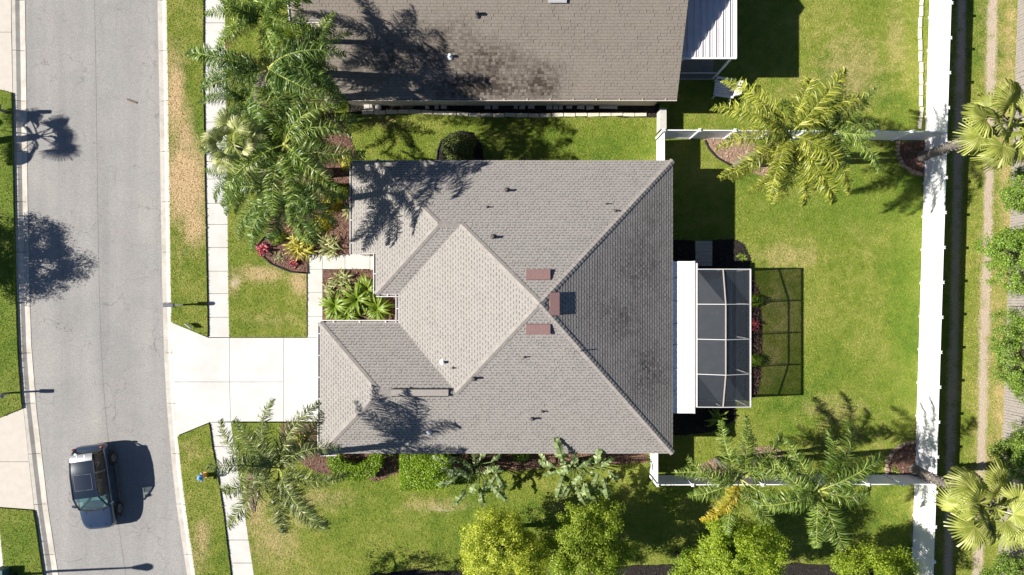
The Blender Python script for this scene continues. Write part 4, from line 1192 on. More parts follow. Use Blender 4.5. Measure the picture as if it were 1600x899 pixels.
def queen_palm(label, crown, z, base, mat, n, seed, sc=1.0, extra=(), group='feather palms', azs=None, rt=.15):
    top = I(crown[0], crown[1], z); bs = G(base[0], base[1], .03) if base else Vector((top.x, top.y, .03))
    t = thing('palm_tree', label, 'palm tree', bs, group=group)
    P = trunk_pts(bs, top - Vector((0, 0, .2)), 14, .2, seed); rr = []
    rnd = random.Random(seed)
    Pt, rad = [], []
    for i in range(len(P) - 1):
        for f in (0, .5):
            Pt.append(P[i].lerp(P[i + 1], f)); k = (i + f) / len(P); rad.append((rt * 1.25 - rt * .35 * k) * (1.06 if f else .97) * (1.35 - .35 * min(1, k * 8)))
    Pt.append(P[-1]); rad.append(rt * .85)
    MB().tube(Pt, rad, 10).build('trunk', M['trunk'], t, smooth=True)
    MB().tube([P[-1] - Vector((0, 0, .5)), P[-1], P[-1] + Vector((0, 0, .35))], [rt * .95, rt * 1.15, rt * .5], 10).build('crownshaft', M['rach_'], t, smooth=True)
    fm = fronds(mat)
    for i in range(n):
        az = 2.39996 * i + rnd.uniform(-.25, .25); tier = i / n
        if azs and i < len(azs): az, tier = R(azs[i][0]), azs[i][1]
        k = 4 if tier < .1 else 0 if tier < .3 else 1 if tier < .55 else 2 if tier < .82 else 3
        o = link('frond', fm[k], t)
        o.location = top - bs + Vector((0, 0, .12 * (1 - tier)))
        s = sc * rnd.uniform(.88, 1.08); o.scale = (s, s * rnd.uniform(.9, 1.1), s)
        o.rotation_euler = (rnd.uniform(-.55, .55), rnd.uniform(-.14, .14), az)
    for (mt, az, k, s, lab) in extra:
        o = link('frond', fronds(mt)[k], t); o.location = top - bs; o.scale = (s, s, s); o.rotation_euler = (rnd.uniform(-.2, .2), 0, R(az))
        o['label'] = lab
    return t

def fan_palm(label, crown, z, base, mat, n, seed, rad=.85, pet=.9, boots=True, dead=4, rt=.17, group='fan palms'):
    top = I(crown[0], crown[1], z); bs = G(base[0], base[1], .05) if base else Vector((top.x, top.y, .05))
    t = thing('fan_palm', label, 'palm tree', bs, group=group)
    rnd = random.Random(seed)
    P = trunk_pts(bs, top, 12, .05, seed)
    tk = MB().tube([bs - Vector((0, 0, .02))] + P, [rt * 2.0, rt * 1.9] + [rt * (1.25 - .25 * i / 12) for i in range(1, 13)], 12).build('trunk', M['trunk'], t, smooth=True)
    if boots:
        m = MB(); L = (P[-1] - P[0]).length; nb = int(L * .75 / .028)
        for i in range(nb):
            f = .2 + .8 * i / nb; q = f * 12; j = min(11, int(q)); p = P[j].lerp(P[j + 1], q - j); d = (P[j + 1] - P[j]).normalized()
            a = 2.39996 * i; o = Vector((math.cos(a), math.sin(a), 0)); side = Vector((-o.y, o.x, 0))
            r0 = rt * (1.0 - .15 * f); ln = rnd.uniform(.14, .3); w = rnd.uniform(.05, .085)
            tip = p + o * (r0 + .07 + .16 * f * rnd.random()) + d * ln
            b0 = p + o * (r0 - .02)
            m.quad(b0 - side * w, b0 + side * w, tip + side * w * .6, tip - side * w * .6)
            m.quad(b0 - side * w - o * .03, tip - side * w * .6 - o * .03, tip + side * w * .6 - o * .03, b0 + side * w - o * .03)
            m.quad(tip - side * w * .6, tip + side * w * .6, tip + side * w * .6 - o * .03, tip - side * w * .6 - o * .03)
        b = m.build('leaf_bases', M['boot'], t); b['kind'] = 'stuff'
    key = ('fan', mat, rad, pet)
    if key not in _fr:
        _fr[key] = [fan_mesh('fan_leaf', pet * a, rad * b, M[mat], 300 + k, 30, 2.2, dr) for k, (a, b, dr) in enumerate([(1, 1, .5), (.8, .92, .35), (1.15, 1.05, .75), (.5, .75, .2)])]
    fm = _fr[key]
    for i in range(n):
        tier = i / n; az = 2.39996 * i + rnd.uniform(-.2, .2)
        k = 3 if tier < .15 else 1 if tier < .4 else 0 if tier < .72 else 2
        e = 1.2 - 1.9 * tier + rnd.uniform(-.15, .15)
        o = link('fan_leaf', fm[k], t); o.location = top - bs + Vector((0, 0, .1 * (1 - tier)))
        o.rotation_mode = 'QUATERNION'
        q = Matrix.Rotation(az, 4, 'Z') @ Matrix.Rotation(-e, 4, 'Y') @ Matrix.Rotation(rnd.uniform(-.5, .5), 4, 'X')
        o.rotation_quaternion = q.to_quaternion()
        s = rnd.uniform(.85, 1.15); o.scale = (s, s, s)
    if dead:
        if 'fandead' not in _fr: _fr['fandead'] = fan_mesh('dead_leaf', 1.1, .6, M['palmD'], 333, 16, 1.2, 1.4)
        for i in range(dead):
            o = link('dead_leaf', _fr['fandead'], t); o.location = top - bs; o.rotation_mode = 'QUATERNION'
            o.rotation_quaternion = (Matrix.Rotation(rnd.uniform(0, 6.28), 4, 'Z') @ Matrix.Rotation(rnd.uniform(.1, .8), 4, 'Y')).to_quaternion()
    return t

def leaf_cloud(P, Nn_, size, seed, asp=.5, jit=.8):
    "diamond leaves at points P leaning with normals"
    rng = np.random.default_rng(seed); n = len(P)
    nn = Nn_ + rng.normal(size=(n, 3)) * jit; nn /= np.linalg.norm(nn, axis=1)[:, None] + 1e-9
    r = rng.normal(size=(n, 3)); d = np.cross(nn, r); d /= np.linalg.norm(d, axis=1)[:, None] + 1e-9
    s = np.cross(nn, d); l = size * rng.uniform(.6, 1.3, n)
    V = np.empty((n * 4, 3)); V[0::4] = P - d * l[:, None]; V[1::4] = P + s * (l * asp)[:, None] + nn * (l * .12)[:, None]; V[2::4] = P + d * l[:, None]; V[3::4] = P - s * (l * asp)[:, None] + nn * (l * .12)[:, None]
    return V, np.arange(n * 4).reshape(-1, 4)

def crown_mesh(name, rx, ry, rz, nclump, per, leaf, mat, seed, clump_r=.34, hollow=.55):
    rng = np.random.default_rng(seed)
    d = rng.normal(size=(nclump, 3)); d /= np.linalg.norm(d, axis=1)[:, None]
    lob = 1 + .26 * np.sin(d[:, 0] * 3.1 + seed) * np.cos(d[:, 1] * 2.7 + seed * 1.7) + .17 * np.sin(d[:, 1] * 6 + seed * 2.1) + .15 * np.cos(d[:, 0] * 7.3 - seed)
    r = (hollow + (1 - hollow) * rng.random(nclump) ** .6) * lob
    Cc = d * r[:, None] * np.array([rx, ry, rz])
    Cc[:, 2] = np.maximum(Cc[:, 2], -rz * .75)
    cr = clump_r * rng.uniform(.6, 1.35, nclump)
    P = np.repeat(Cc, per, 0); k = rng.normal(size=(len(P), 3)); k /= np.linalg.norm(k, axis=1)[:, None]
    rad = rng.random(len(P)) ** .5
    P2 = P + k * (np.repeat(cr, per) * rad)[:, None] * np.array([1, 1, .75])
    nrm = k * .6 + np.repeat(d, per, 0) * .5 + np.array([0, 0, .5])
    V, Fq = leaf_cloud(P2, nrm, leaf, seed + 1, .5, .55)
    return npmesh(name, V, Fq, mat), Cc

def tree(name, label, px, py, z, rx, ry, rz, mat, seed, nclump=190, per=90, leaf=.047, group=None, plan=False, cr=.3, base=None):
    c = G(px, py, z) if plan else I(px, py, z)
    bs = G(base[0], base[1], -.2) if base else Vector((c.x, c.y, .02))
    dx, dy = c.x - bs.x, c.y - bs.y
    t = thing(name, label, 'tree', bs, group=group)
    me, Cc = crown_mesh('crown', rx, ry, rz, nclump, per, leaf, M[mat], seed, cr)
    o = link('crown', me, t); o.location = (dx, dy, z)
    h0 = z - rz * .5
    MB().tube([(0, 0, 0), (.03 + dx * .3, .02 + dy * .3, h0 * .5), (dx * .75, dy * .75, h0), (dx, dy + .02, z + rz * .3)], [.14, .11, .09, .03], 8).build('trunk', M['bark'], t, smooth=True, local=True)
    rng = random.Random(seed)
    for i in range(9):
        q = Vector(Cc[rng.randrange(len(Cc))]); st = Vector((dx * .75, dy * .75, h0 * rng.uniform(.9, 1.05)))
        e = q + Vector((dx, dy, z)); mid = st.lerp(e, .5) + Vector((0, 0, .15))
        MB().tube([st, mid, e], [.06, .04, .012], 6).build('limb', M['bark'], t, smooth=True, local=True)
    return t

def rosette(name, label, cat, px, py, n, L, w, mat, seed, z=.08, e0=1.2, e1=-.5, group=None, stem=0.0, asleaf=False, spread=.0):
    c = G(px, py, z); rng = random.Random(seed)
    t = thing(name, label, cat, c, group=group) if asleaf else None
    def one(V, Fq, az, tier, Lk, wk, org):
        el0 = e0 - tier * .8 + rng.uniform(-.1, .1); el1 = e1 - tier * .5 + rng.uniform(-.2, .2)
        K = 6; P = [np.array(org)]; ca, sa = math.cos(az), math.sin(az)
        for i in range(K):
            e = el0 + (el1 - el0) * i / (K - 1); P.append(P[-1] + np.array([math.cos(e) * ca, math.cos(e) * sa, math.sin(e)]) * Lk / K)
        side = np.array([-sa, ca, 0]); b = len(V)
        for i, p in enumerate(P):
            f = i / K; ww = wk * (math.sin(math.pi * min(1, f * .85 + .15)) ** .7 if i < K else .05)
            V += [p - side * ww + np.array([0, 0, ww * .35]), p, p + side * ww + np.array([0, 0, ww * .35])]
        for i in range(K):
            q = b + 3 * i; Fq += [(q, q + 1, q + 4, q + 3), (q + 1, q + 2, q + 5, q + 4)]
    V, Fq = [], []
    for i in range(n):
        tier = i / n; az = 2.39996 * i + rng.uniform(-.3, .3)
        org = (rng.uniform(-1, 1) * spread, rng.uniform(-1, 1) * spread, stem * (1 - .5 * tier))
        if asleaf: V, Fq = [], []
        one(V, Fq, az, tier, L * rng.uniform(.75, 1.15), w * rng.uniform(.8, 1.15), org)
        if asleaf:
            link('leaf', npmesh('leaf', np.array(V), np.array(Fq), M[mat], smooth=True), t)
    if not asleaf:
        o = link(name, npmesh(name, np.array(V), np.array(Fq), M[mat], smooth=True)); o.location = c
        tag(o, label, cat, group); return o
    return t

def leaf_box(P2, h, n, leaf, mat, seed, z0=.05, roundness=.06):
    "leaves over and inside a clipped volume with plan polygon P2 (metres, local)"
    rng = np.random.default_rng(seed); bb = np.array(P2); lo = bb.min(0); hi = bb.max(0)
    P = lo + rng.random((n * 5, 2)) * (hi - lo); P = P[inpoly(P, P2)][:n]
    m_ = len(P); z = z0 + h * np.where(rng.random(m_) < .62, .93 + .09 * rng.random(m_) + .05 * np.sin(P[:, 0] * 5) * np.cos(P[:, 1] * 4), rng.random(m_))
    edge = np.stack([np.full(m_, 0), np.full(m_, 0), np.ones(m_)], 1)
    V, Fq = leaf_cloud(np.column_stack([P, z]), edge, leaf, seed + 3, .55, .75)
    # side walls
    d = densify(P2, .02); d = np.array(d); k = rng.integers(0, len(d), n // 2)
    Q_ = np.column_stack([d[k] + rng.normal(size=(len(k), 2)) * .03, z0 + h * rng.random(len(k))])
    c = bb.mean(0); nr = np.column_stack([Q_[:, :2] - c, np.full(len(k), .3)]); nr /= np.linalg.norm(nr, axis=1)[:, None]
    V2, F2 = leaf_cloud(Q_, nr, leaf, seed + 4, .55, .6)
    return npmesh('hedge', np.vstack([V, V2]), np.vstack([Fq, F2 + len(V)]), mat)

def hedge(label, poly, h, n, seed, leaf=.045):
    c = np.mean(poly, 0); b = G(c[0], c[1], .06)
    L2 = [(G(x, y).x - b.x, G(x, y).y - b.y) for x, y in poly]
    t = thing('hedge', label, 'hedge', b, group='clipped hedges by the house')
    link('foliage', leaf_box(L2, h, n, leaf, M['hedge'], seed), t)
    core = [(x * .8, y * .8) for x, y in L2]
    rnd = random.Random(seed)
    m = MB()
    for i in range(24):
        k = rnd.randrange(len(L2)); f = rnd.random() * .8; a = Vector((L2[k][0] * f, L2[k][1] * f, 0)); m.tube([a, a + Vector((rnd.uniform(-.1, .1), rnd.uniform(-.1, .1), h * .9))], [.018, .006], 5)
    m.build('stems', M['bark'], t, local=True)
    return t

def bush(label, px, py, r, h, mat, seed, n=1400, leaf=.05, group='small shrubs in the beds', cat='shrub'):
    c = G(px, py, .06); rng = np.random.default_rng(seed)
    d = rng.normal(size=(n, 3)); d[:, 2] = np.abs(d[:, 2]); d /= np.linalg.norm(d, axis=1)[:, None]
    lob = 1 + .18 * np.sin(d[:, 0] * 4 + seed) * np.cos(d[:, 1] * 5 + seed)
    P = d * (lob * (.55 + .45 * rng.random(n)))[:, None] * np.array([r, r, h])
    V, Fq = leaf_cloud(P, d + np.array([0, 0, .4]), leaf, seed, .5, .6)
    t = thing('shrub', label, cat, c, group=group)
    link('foliage', npmesh('foliage', V, Fq, M[mat]), t)
    m = MB()
    for i in range(7):
        a = i * .9; m.tube([(0, 0, 0), (math.cos(a) * r * .5, math.sin(a) * r * .5, h * .7)], [.02, .008], 5)
    m.build('stems', M['bark'], t, local=True)
    return t

M['bstalk'] = pmat('leaf_stalk', (.10, .14, .045), .2, 6, .6)
def bird_clump(label, leaves, base, z0, seed):
    "giant bird of paradise: tall stalks ending in torn paddle leaves"
    b = G(base[0], base[1], .06); t = thing('bird_of_paradise', label, 'plant', b, group='giant bird of paradise clumps')
    rnd = random.Random(seed)
    if 'bird' not in _fr:
        ms = []
        for k in range(4):
            rg = random.Random(50 + k); V, Fq = [], []
            L = 1.0; K = 12; P = []
            x, z = 0, 0; e0 = .45; e1 = (-.5, -.9, -.2, -1.2)[k]
            P.append((0, 0))
            for i in range(K):
                e = e0 + (e1 - e0) * i / (K - 1); x += math.cos(e) * L / K; z += math.sin(e) * L / K; P.append((x, z))
            for s in (-1, 1):
                for i in range(K):
                    def wd(f): return .19 * math.sin(math.pi * min(1, f * .9 + .08)) ** .6
                    f0, f1 = i / K, (i + 1) / K; cut = rg.random() < .5; sag = rg.uniform(.1, 1.0); rag = rg.uniform(.55, 1.1)
                    w0, w1 = wd(f0) * rag, wd(f1) * (rag if not cut else rag * .85)
                    q0 = np.array([P[i][0], 0, P[i][1]]); q1 = np.array([P[i + 1][0], 0, P[i + 1][1]])
                    if cut: q1e = q1 * .9 + q0 * .1
                    else: q1e = q1
                    bb_ = len(V)
                    fw = np.array([.05, 0, 0])
                    V += [q0, q1, q1e + fw + np.array([0, s * w1, .22 * w1 - sag * w1]), q0 + fw + np.array([0, s * w0, .22 * w0 - sag * w0])]
                    Fq.append((bb_, bb_ + 1, bb_ + 2, bb_ + 3))
            strip([np.array([p[0], 0, p[1] + .006]) for p in P], np.array([0, 1.0, 0]), [.012] * len(P), V, Fq)
            ms.append(npmesh('paddle_leaf', np.array(V), np.array(Fq), M['bird']))
        _fr['bird'] = ms
    leaves = [(a, b_, c, d, e * .95) for a, b_, c, d, e in leaves] + [(a + rnd.uniform(-16, 16), b_ + rnd.uniform(-10, 12), max(1.2, c - rnd.uniform(.2, 1.0)), d + rnd.uniform(-70, 70), e * rnd.uniform(.6, .8)) for a, b_, c, d, e in leaves]
    for i, (px, py, z, az, s) in enumerate(leaves):
        p = I(px, py, z); o0 = Vector((rnd.uniform(-.25, .25), rnd.uniform(-.15, .15), 0))
        q = p - b; mid = o0.lerp(q, .55) + Vector((0, 0, .25))
        a = R(az)
        st = MB().tube([o0, mid, q], [.035, .028, .018], 6).build('stalk', M['bstalk'], t, smooth=True, local=True)
        o = link('paddle_leaf', _fr['bird'][i % 4], t); o.location = q; o.scale = (s, s, s); o.rotation_euler = (rnd.uniform(-.6, .6), rnd.uniform(-.2, .35), a)
    return t

# --- palms of the front bed
queen_palm('bright green young palm at the top edge beside the sidewalk', (414, 30), 7.4, (474, 102), 'palmG', 17, 1, .78, [('palmO', 205, 2, .7, 'tan dying frond')], rt=.11)
queen_palm('tall feather palm with its slanting trunk showing, leaning over the neighbouring gutter', (420, 108), 7.3, (496, 184), 'palmA', 13, 2, 1.05, [('palmD', 258, 1, .5, 'grey dead frond'), ('palmO', 160, 2, .72, 'tan dying frond')], azs=[(165, .6), (185, .6), (205, .5), (15, .4), (0, .55), (340, .6), (310, .5), (285, .7), (260, .55), (178, .35), (28, .65), (325, .2), (350, .3)])
queen_palm('dark green feather palm between the bright young palm and the neighbouring roof', (484, 92), 6.6, (532, 140), 'palmC', 11, 3, .75, [('palmD', 190, 3, .42, 'grey dead frond')])
queen_palm('feather palm in the middle of the front bed with a frond over the side lawn', (446, 226), 7.3, (516, 272), 'palmC', 13, 4, 1.05, azs=[(35, .35), (55, .6), (10, .45), (345, .6), (100, .4), (75, .55), (125, .5), (230, .5), (255, .6), (280, .4), (305, .6), (328, .5), (20, .7)])
queen_palm('feather palm at the lower end of the front bed with fronds hanging towards the lawn', (448, 292), 6.3, (508, 326), 'palmA', 16, 5, 1.0, azs=[(250, .5), (280, .6), (330, .5), (90, .3), (175, .55)])
fan_palm('pale green fan palm overhanging the sidewalk', (364, 226), 7.6, (450, 268), 'fanl', 13, 6, .62, .85, boots=False, dead=0, rt=.11, group=None)
queen_palm('low dark palm at the sidewalk side of the front bed above the fan palm', (392, 160), 4.2, (432, 200), 'palmA', 13, 14, .72, rt=.1)
queen_palm('low blue-green palm at the sidewalk side of the front bed below the fan palm', (392, 268), 5.2, (442, 294), 'palmA', 13, 15, .74, azs=[(185, .5), (205, .55), (225, .6), (165, .5), (250, .5), (140, .4)], rt=.1)
bush('dark green groundcover shrub by the sidewalk near the low dark palm', 408, 190, .8, .6, 'shrub', 94, 1700)
bush('dark shrub in the front bed behind the fan palm', 412, 250, .8, .6, 'shrub', 95, 1700)
bush('deep green shrub in the upper front bed near the young palm', 432, 130, .8, .6, 'shrub', 96, 1700)
bush('dark green shrub in the heart of the front bed', 478, 205, .8, .8, 'shrub', 97, 1700)
# --- lower left palm
queen_palm('olive feather palm spreading over the walkway corner and the garage roof', (437, 731), 7.0, (488, 696), 'palmB', 13, 7, 1.08, azs=[(98, .35), (25, .45), (345, .55), (300, .6), (270, .65), (200, .6), (140, .5), (65, .3), (240, .45), (320, .3), (170, .25), (45, .7), (115, .15)])
# --- back yard palms
queen_palm('yellow-green feather palm spreading over the upper white fence', (1232, 212), 7.4, (1150, 258), 'palmY', 16, 8, 1.08, azs=[(172, .5), (150, .45), (200, .5), (215, .6), (260, .5), (285, .55), (60, .35), (30, .45), (320, .5), (240, .4)])
queen_palm('greener feather palm to the right of the yellow-green one', (1300, 205), 6.6, (1215, 246), 'palmC', 11, 9, .82)
queen_palm('feather palm by the lower fence with one yellow frond', (1156, 748), 5.0, (1118, 718), 'palmC', 13, 10, .95, [('palmX', 232, 1, .85, 'yellow dying frond')], azs=[(115, .5), (95, .4), (20, .5), (300, .6), (340, .5), (160, .3), (250, .7), (55, .4)], rt=.1)
queen_palm('feather palm in the lower back yard whose shadow falls across the lawn', (1278, 766), 6.4, (1177, 722), 'palmC', 14, 11, .98, azs=[(40, .45), (350, .6), (265, .55), (290, .6), (150, .5), (130, .4), (200, .5), (75, .3)])
MB().tube([G(1214, 722, .05), G(1220, 719, .5), G(1226, 720, 1.1)], [.16, .12, .1], 8).build('palm_stump', M['trunk'], smooth=True)
tag(bpy.data.objects['palm_stump'], 'short pale palm stump in the mulch ring of the lower back yard', 'stump')
fan_palm('fan palm leaning over the white fence from the upper stone ring', (1578, 196), 6.9, (1440, 245), 'fan', 16, 12, 1.0, 1.05, dead=6)
fan_palm('fan palm leaning over the white fence from the lower stone ring', (1556, 796), 6.6, (1428, 733), 'fan', 19, 13, 1.0, 1.05, dead=7)

# --- trees
tree('lime_tree', 'yellow-lime leafy tree at the bottom edge, leftmost of the lime-green trees', 785, 866, 3.9, 2.05, 2.0, 1.8, 'limey', 21, 340, 170, cr=.37, group='lime green trees along the bottom')
tree('lime_tree', 'lime-green leafy tree at the bottom edge below the right bird of paradise', 918, 860, 3.9, 2.0, 1.9, 1.8, 'lime', 22, 320, 170, cr=.37, group='lime green trees along the bottom')
tree('lime_tree', 'lime-green leafy tree below the palm with the yellow frond', 1148, 880, 3.9, 2.3, 1.8, 1.8, 'lime', 23, 340, 170, cr=.37, group='lime green trees along the bottom')
tree('lime_tree', 'lime-green tree cut by the bottom edge near the back fence', 1368, 898, 3.6, 1.8, 1.4, 1.5, 'lime', 24, 230, 150, cr=.37, group='lime green trees along the bottom')
tree('small_tree', 'small darker green tree at the bottom edge beside the lime-green tree', 1075, 893, 2.4, .75, .75, .8, 'hedge', 25, 60, 60)
tree('lime_tree', 'leafy tree just below the frame whose shadow crosses the lower lawn', 500, 905, 3.9, 2.2, 1.5, 1.7, 'lime', 26, 130, 50, plan=True)
tree('shade_tree', 'leafy green tree behind the wooden fence below the upper fan palm', 1600, 398, 3.1, 1.6, 1.5, 1.4, 'oak', 27, 190, 110, base=(1590, 405), group='trees behind the wooden fence')
tree('shade_tree', 'leafy green tree behind the wooden fence beside the upper fan palm', 1602, 303, 3.1, .9, .9, .9, 'oak', 28, 90, 100, base=(1592, 318), group='trees behind the wooden fence')
tree('shade_tree', 'leafy green tree behind the middle of the wooden fence', 1606, 560, 3.1, 1.3, 2.3, 1.4, 'oak', 29, 240, 110, base=(1584, 552), group='trees behind the wooden fence')
tree('shade_tree', 'leafy green tree behind the wooden fence above the lower fan palm', 1612, 712, 3.1, 1.4, 1.2, 1.2, 'oak', 30, 160, 110, base=(1580, 690), group='trees behind the wooden fence')
tree('shade_tree', 'leafy green tree in the lower right corner', 1598, 905, 3.0, 1.5, 1.2, 1.1, 'oak', 34, 150, 100, base=(1572, 880), group='trees behind the wooden fence')
tree('shade_tree', 'broad leafy tree across the street just outside the left edge', -92, 412, 3.4, 2.3, 2.0, 1.3, 'oak', 31, 300, 130, plan=True, cr=.4)
fan_palm('fan palm across the street just outside the left edge', (-205, 190), 3.9, (-92, 236), 'fan', 12, 32, .8, 1.1, boots=False, dead=0, group=None)

# --- hedges, clumps and bed plants
hedge('low clipped hedge curved like a bowl along the lower house wall', [(517, 700), (534, 700), (540, 716), (560, 722), (578, 716), (586, 700), (601, 700), (600, 722), (590, 737), (570, 745), (545, 744), (527, 734), (519, 720)], .8, 5200, 41)
hedge('square clipped hedge beside the left bird of paradise clump', [(630, 700), (705, 700), (705, 750), (700, 756), (630, 758)], 1.0, 7500, 42)
bird_clump('left clump of giant bird of paradise against the lower eave', [(715, 745, 2.3, 215, 1.1), (725, 735, 2.6, 190, 1.1), (742, 725, 3.0, 100, 1.0), (750, 720, 2.9, 70, 1.0), (768, 722, 3.1, 45, .9), (775, 740, 2.8, 300, 1.2), (765, 755, 2.5, 315, 1.3), (745, 755, 2.4, 245, 1.2), (728, 765, 2.2, 230, 1.1), (735, 748, 3.2, 150, 1.0), (755, 740, 3.4, 20, .9), (718, 722, 2.4, 165, .9), (750, 762, 2.0, 280, 1.1), (705, 730, 2.2, 200, .9), (760, 730, 2.7, 345, .9)], (740, 722), 0, 43)
bird_clump('right clump of giant bird of paradise reaching over the lower eave', [(880, 720, 3.6, 110, 1.3), (868, 730, 3.0, 170, 1.1), (880, 745, 2.8, 255, 1.3), (895, 735, 3.2, 190, 1.0), (905, 730, 3.0, 30, 1.1), (912, 755, 2.7, 290, 1.5), (900, 760, 2.5, 300, 1.3), (890, 730, 3.4, 60, 1.0), (932, 725, 3.4, 80, 1.1), (940, 730, 3.0, 40, .9), (942, 745, 2.8, 280, 1.2), (935, 740, 2.6, 250, 1.0), (875, 735, 2.4, 200, 1.0), (950, 735, 2.4, 310, .9), (885, 722, 3.0, 140, .9), (915, 742, 2.6, 210, 1.0)], (900, 720), 0, 44)

bush('dark shaded shrub inside the black curved edging between the houses', 718, 236, 1.0, .9, 'shrub', 51, 3400)
bush('yellow croton bush at the top corner of the house beside the gutter', 545, 256, .5, .6, 'croton', 52, 900)
bush('yellow croton bush under the lowest feather palm of the front bed', 520, 320, .62, .6, 'croton', 53, 1200)
bush('small orange-yellow croton in the middle of the front bed', 505, 287, .4, .5, 'croton', 54, 700)
bush('green shrub under the tall palm beside the neighbouring gutter', 522, 158, .75, .9, 'shrub', 55, 1500)
bush('olive shrub near the neighbouring roof corner', 512, 85, .75, .9, 'shrub', 56, 1500)
bush('dark green shrub at the corner where the neighbouring roof steps back', 528, 62, .5, .8, 'shrub', 57, 900)
bush('low dark shrub in the front bed below the fan palm', 455, 250, .7, .7, 'shrub', 58, 1400)
bush('green shrub behind the young palm by the sidewalk', 440, 60, .55, .7, 'hedge', 59, 1000)
bush('olive shrub beside the middle palm of the front bed', 492, 230, .6, .7, 'shrub', 60, 1000)
bush('yellow-green shrub in the front bed beside the mulch strip of the house', 505, 350, .6, .5, 'croton', 85, 1100, .055)
bush('olive shrub in the front bed between the red plant and the house', 490, 362, .55, .5, 'shrub', 86, 1000)
bush('dark olive shrub under the lowest palm of the front bed', 470, 322, .7, .6, 'shrub', 87, 1400)
bush('green and yellow shrub against the house beside the second gutter hanger', 534, 300, .5, .6, 'cycad', 88, 900)
bush('pale green shrub at the lawn side of the front bed', 437, 372, .45, .5, 'cycad', 89, 800)
bush('orange-tinged shrub in the upper part of the front bed', 492, 182, .6, .6, 'croton', 90, 900)
bush('deep green shrub near the middle of the front bed', 455, 300, .7, .6, 'shrub', 91, 1400)
bush('bright green shrub at the sidewalk side of the front bed', 432, 215, .7, .7, 'hedge', 92, 1400)
bush('leafy green shrub beside the base of the young palm', 452, 105, .7, .7, 'hedge', 93, 1400)
rosette('croton', 'large yellow strap-leaved plant at the tip of the front bed', 'plant', 472, 384, 90, .72, .045, 'croton', 61, e0=1.2, e1=-.3, spread=.42, stem=.25)
rosette('striped_plant', 'pale striped grassy plant beside the walkway corner', 'plant', 517, 386, 60, .7, .03, 'spider', 62, spread=.3, stem=.15)
rosette('red_cordyline', 'red leafy plant in the front bed below the palm fronds', 'plant', 462, 354, 34, .38, .045, 'red', 63, spread=.22, stem=.35, group='red leafy plants')
rosette('red_cordyline', 'red leafy plant at the outer tip of the front bed beside the lawn', 'plant', 413, 390, 30, .38, .045, 'red', 64, spread=.2, stem=.3, group='red leafy plants')
rosette('red_cordyline', 'small red leafy plant at the lower edge of the front bed', 'plant', 461, 411, 22, .3, .04, 'red', 65, spread=.15, stem=.15, group='red leafy plants')
rosette('red_cordyline', 'dark red plant under the neighbouring white gutter', 'plant', 516, 66, 26, .5, .05, 'red', 66, spread=.2, stem=.5, group='red leafy plants')
rosette('striped_plant', 'pale striped plant against the house wall above the mulch', 'plant', 548, 330, 30, .6, .035, 'spider', 67, spread=.12, stem=.2)
rosette('striped_plant', 'small tan grassy plant in the front bed near its lower edge', 'plant', 436, 402, 24, .3, .02, 'spider', 68, spread=.2)
rosette('striped_plant', 'pale spiky plant near the top of the entry bed', 'plant', 538, 440, 54, .62, .03, 'spider', 69, spread=.32, stem=.2)
rosette('striped_plant', 'small pale spiky plant at the left side of the entry bed', 'plant', 515, 452, 26, .45, .03, 'spider', 70, spread=.15, stem=.1)
rosette('strap_plant', 'large bright green strap-leaved plant, leftmost in the entry bed', 'plant', 527, 478, 44, 1.05, .06, 'cycad', 71, asleaf=True, stem=.35, group='strap-leaved plants in the entry bed')
rosette('strap_plant', 'large bright green strap-leaved plant in the middle of the entry bed', 'plant', 562, 468, 48, 1.15, .065, 'cycad', 72, asleaf=True, stem=.5, group='strap-leaved plants in the entry bed')
rosette('strap_plant', 'large bright green strap-leaved plant, rightmost in the entry bed', 'plant', 592, 482, 44, 1.05, .06, 'cycad', 73, asleaf=True, stem=.35, group='strap-leaved plants in the entry bed')
rosette('strap_plant', 'bright green strap-leaved plant at the back of the entry bed by the house wall', 'plant', 577, 452, 40, .9, .06, 'cycad', 98, asleaf=True, stem=.4, group='strap-leaved plants in the entry bed')
rosette('strap_plant', 'bright green strap-leaved plant filling the front of the entry bed', 'plant', 545, 492, 40, .85, .055, 'cycad', 99, asleaf=True, stem=.25, group='strap-leaved plants in the entry bed')
rosette('striped_plant', 'small brownish plant along the front edge of the entry bed', 'plant', 545, 500, 24, .35, .03, 'spider', 74, spread=.3)
rosette('croton', 'small yellow plant in the mulch corner beside the driveway', 'plant', 470, 684, 30, .36, .04, 'croton', 75, spread=.2, stem=.1)
bush('round green shrub at the middle of the screened patio wall', 1180, 470, .38, .6, 'hedge', 76, 700)
bush('round green shrub at the lower end of the screened patio wall', 1179, 563, .4, .6, 'hedge', 77, 700)
rosette('red_cordyline', 'reddish plant between the two round shrubs of the screened patio', 'plant', 1177, 508, 22, .35, .04, 'red', 78, spread=.12, stem=.2)
rosette('striped_plant', 'small light green plant in the sunlit tip of the patio bed', 'plant', 1157, 402, 20, .3, .04, 'cycad', 79, spread=.12)
rosette('strap_plant', 'green leafy plant below the screened patio in the house shadow', 'plant', 1116, 652, 28, .6, .05, 'cycad', 80, stem=.4, spread=.2)
bush('green shrub under the eave beside the square hedge', 700, 704, .55, .8, 'shrub', 81, 900)
bush('green shrub under the eave between the bird of paradise clumps', 815, 706, .6, .7, 'hedge', 82, 1000)
bush('dark shrub under the eave near the garage corner', 612, 702, .4, .7, 'shrub', 83, 700)
rosette('striped_plant', 'tuft of green weeds in the lower stone ring', 'plant', 1397, 735, 16, .25, .025, 'cycad', 84, spread=.1)
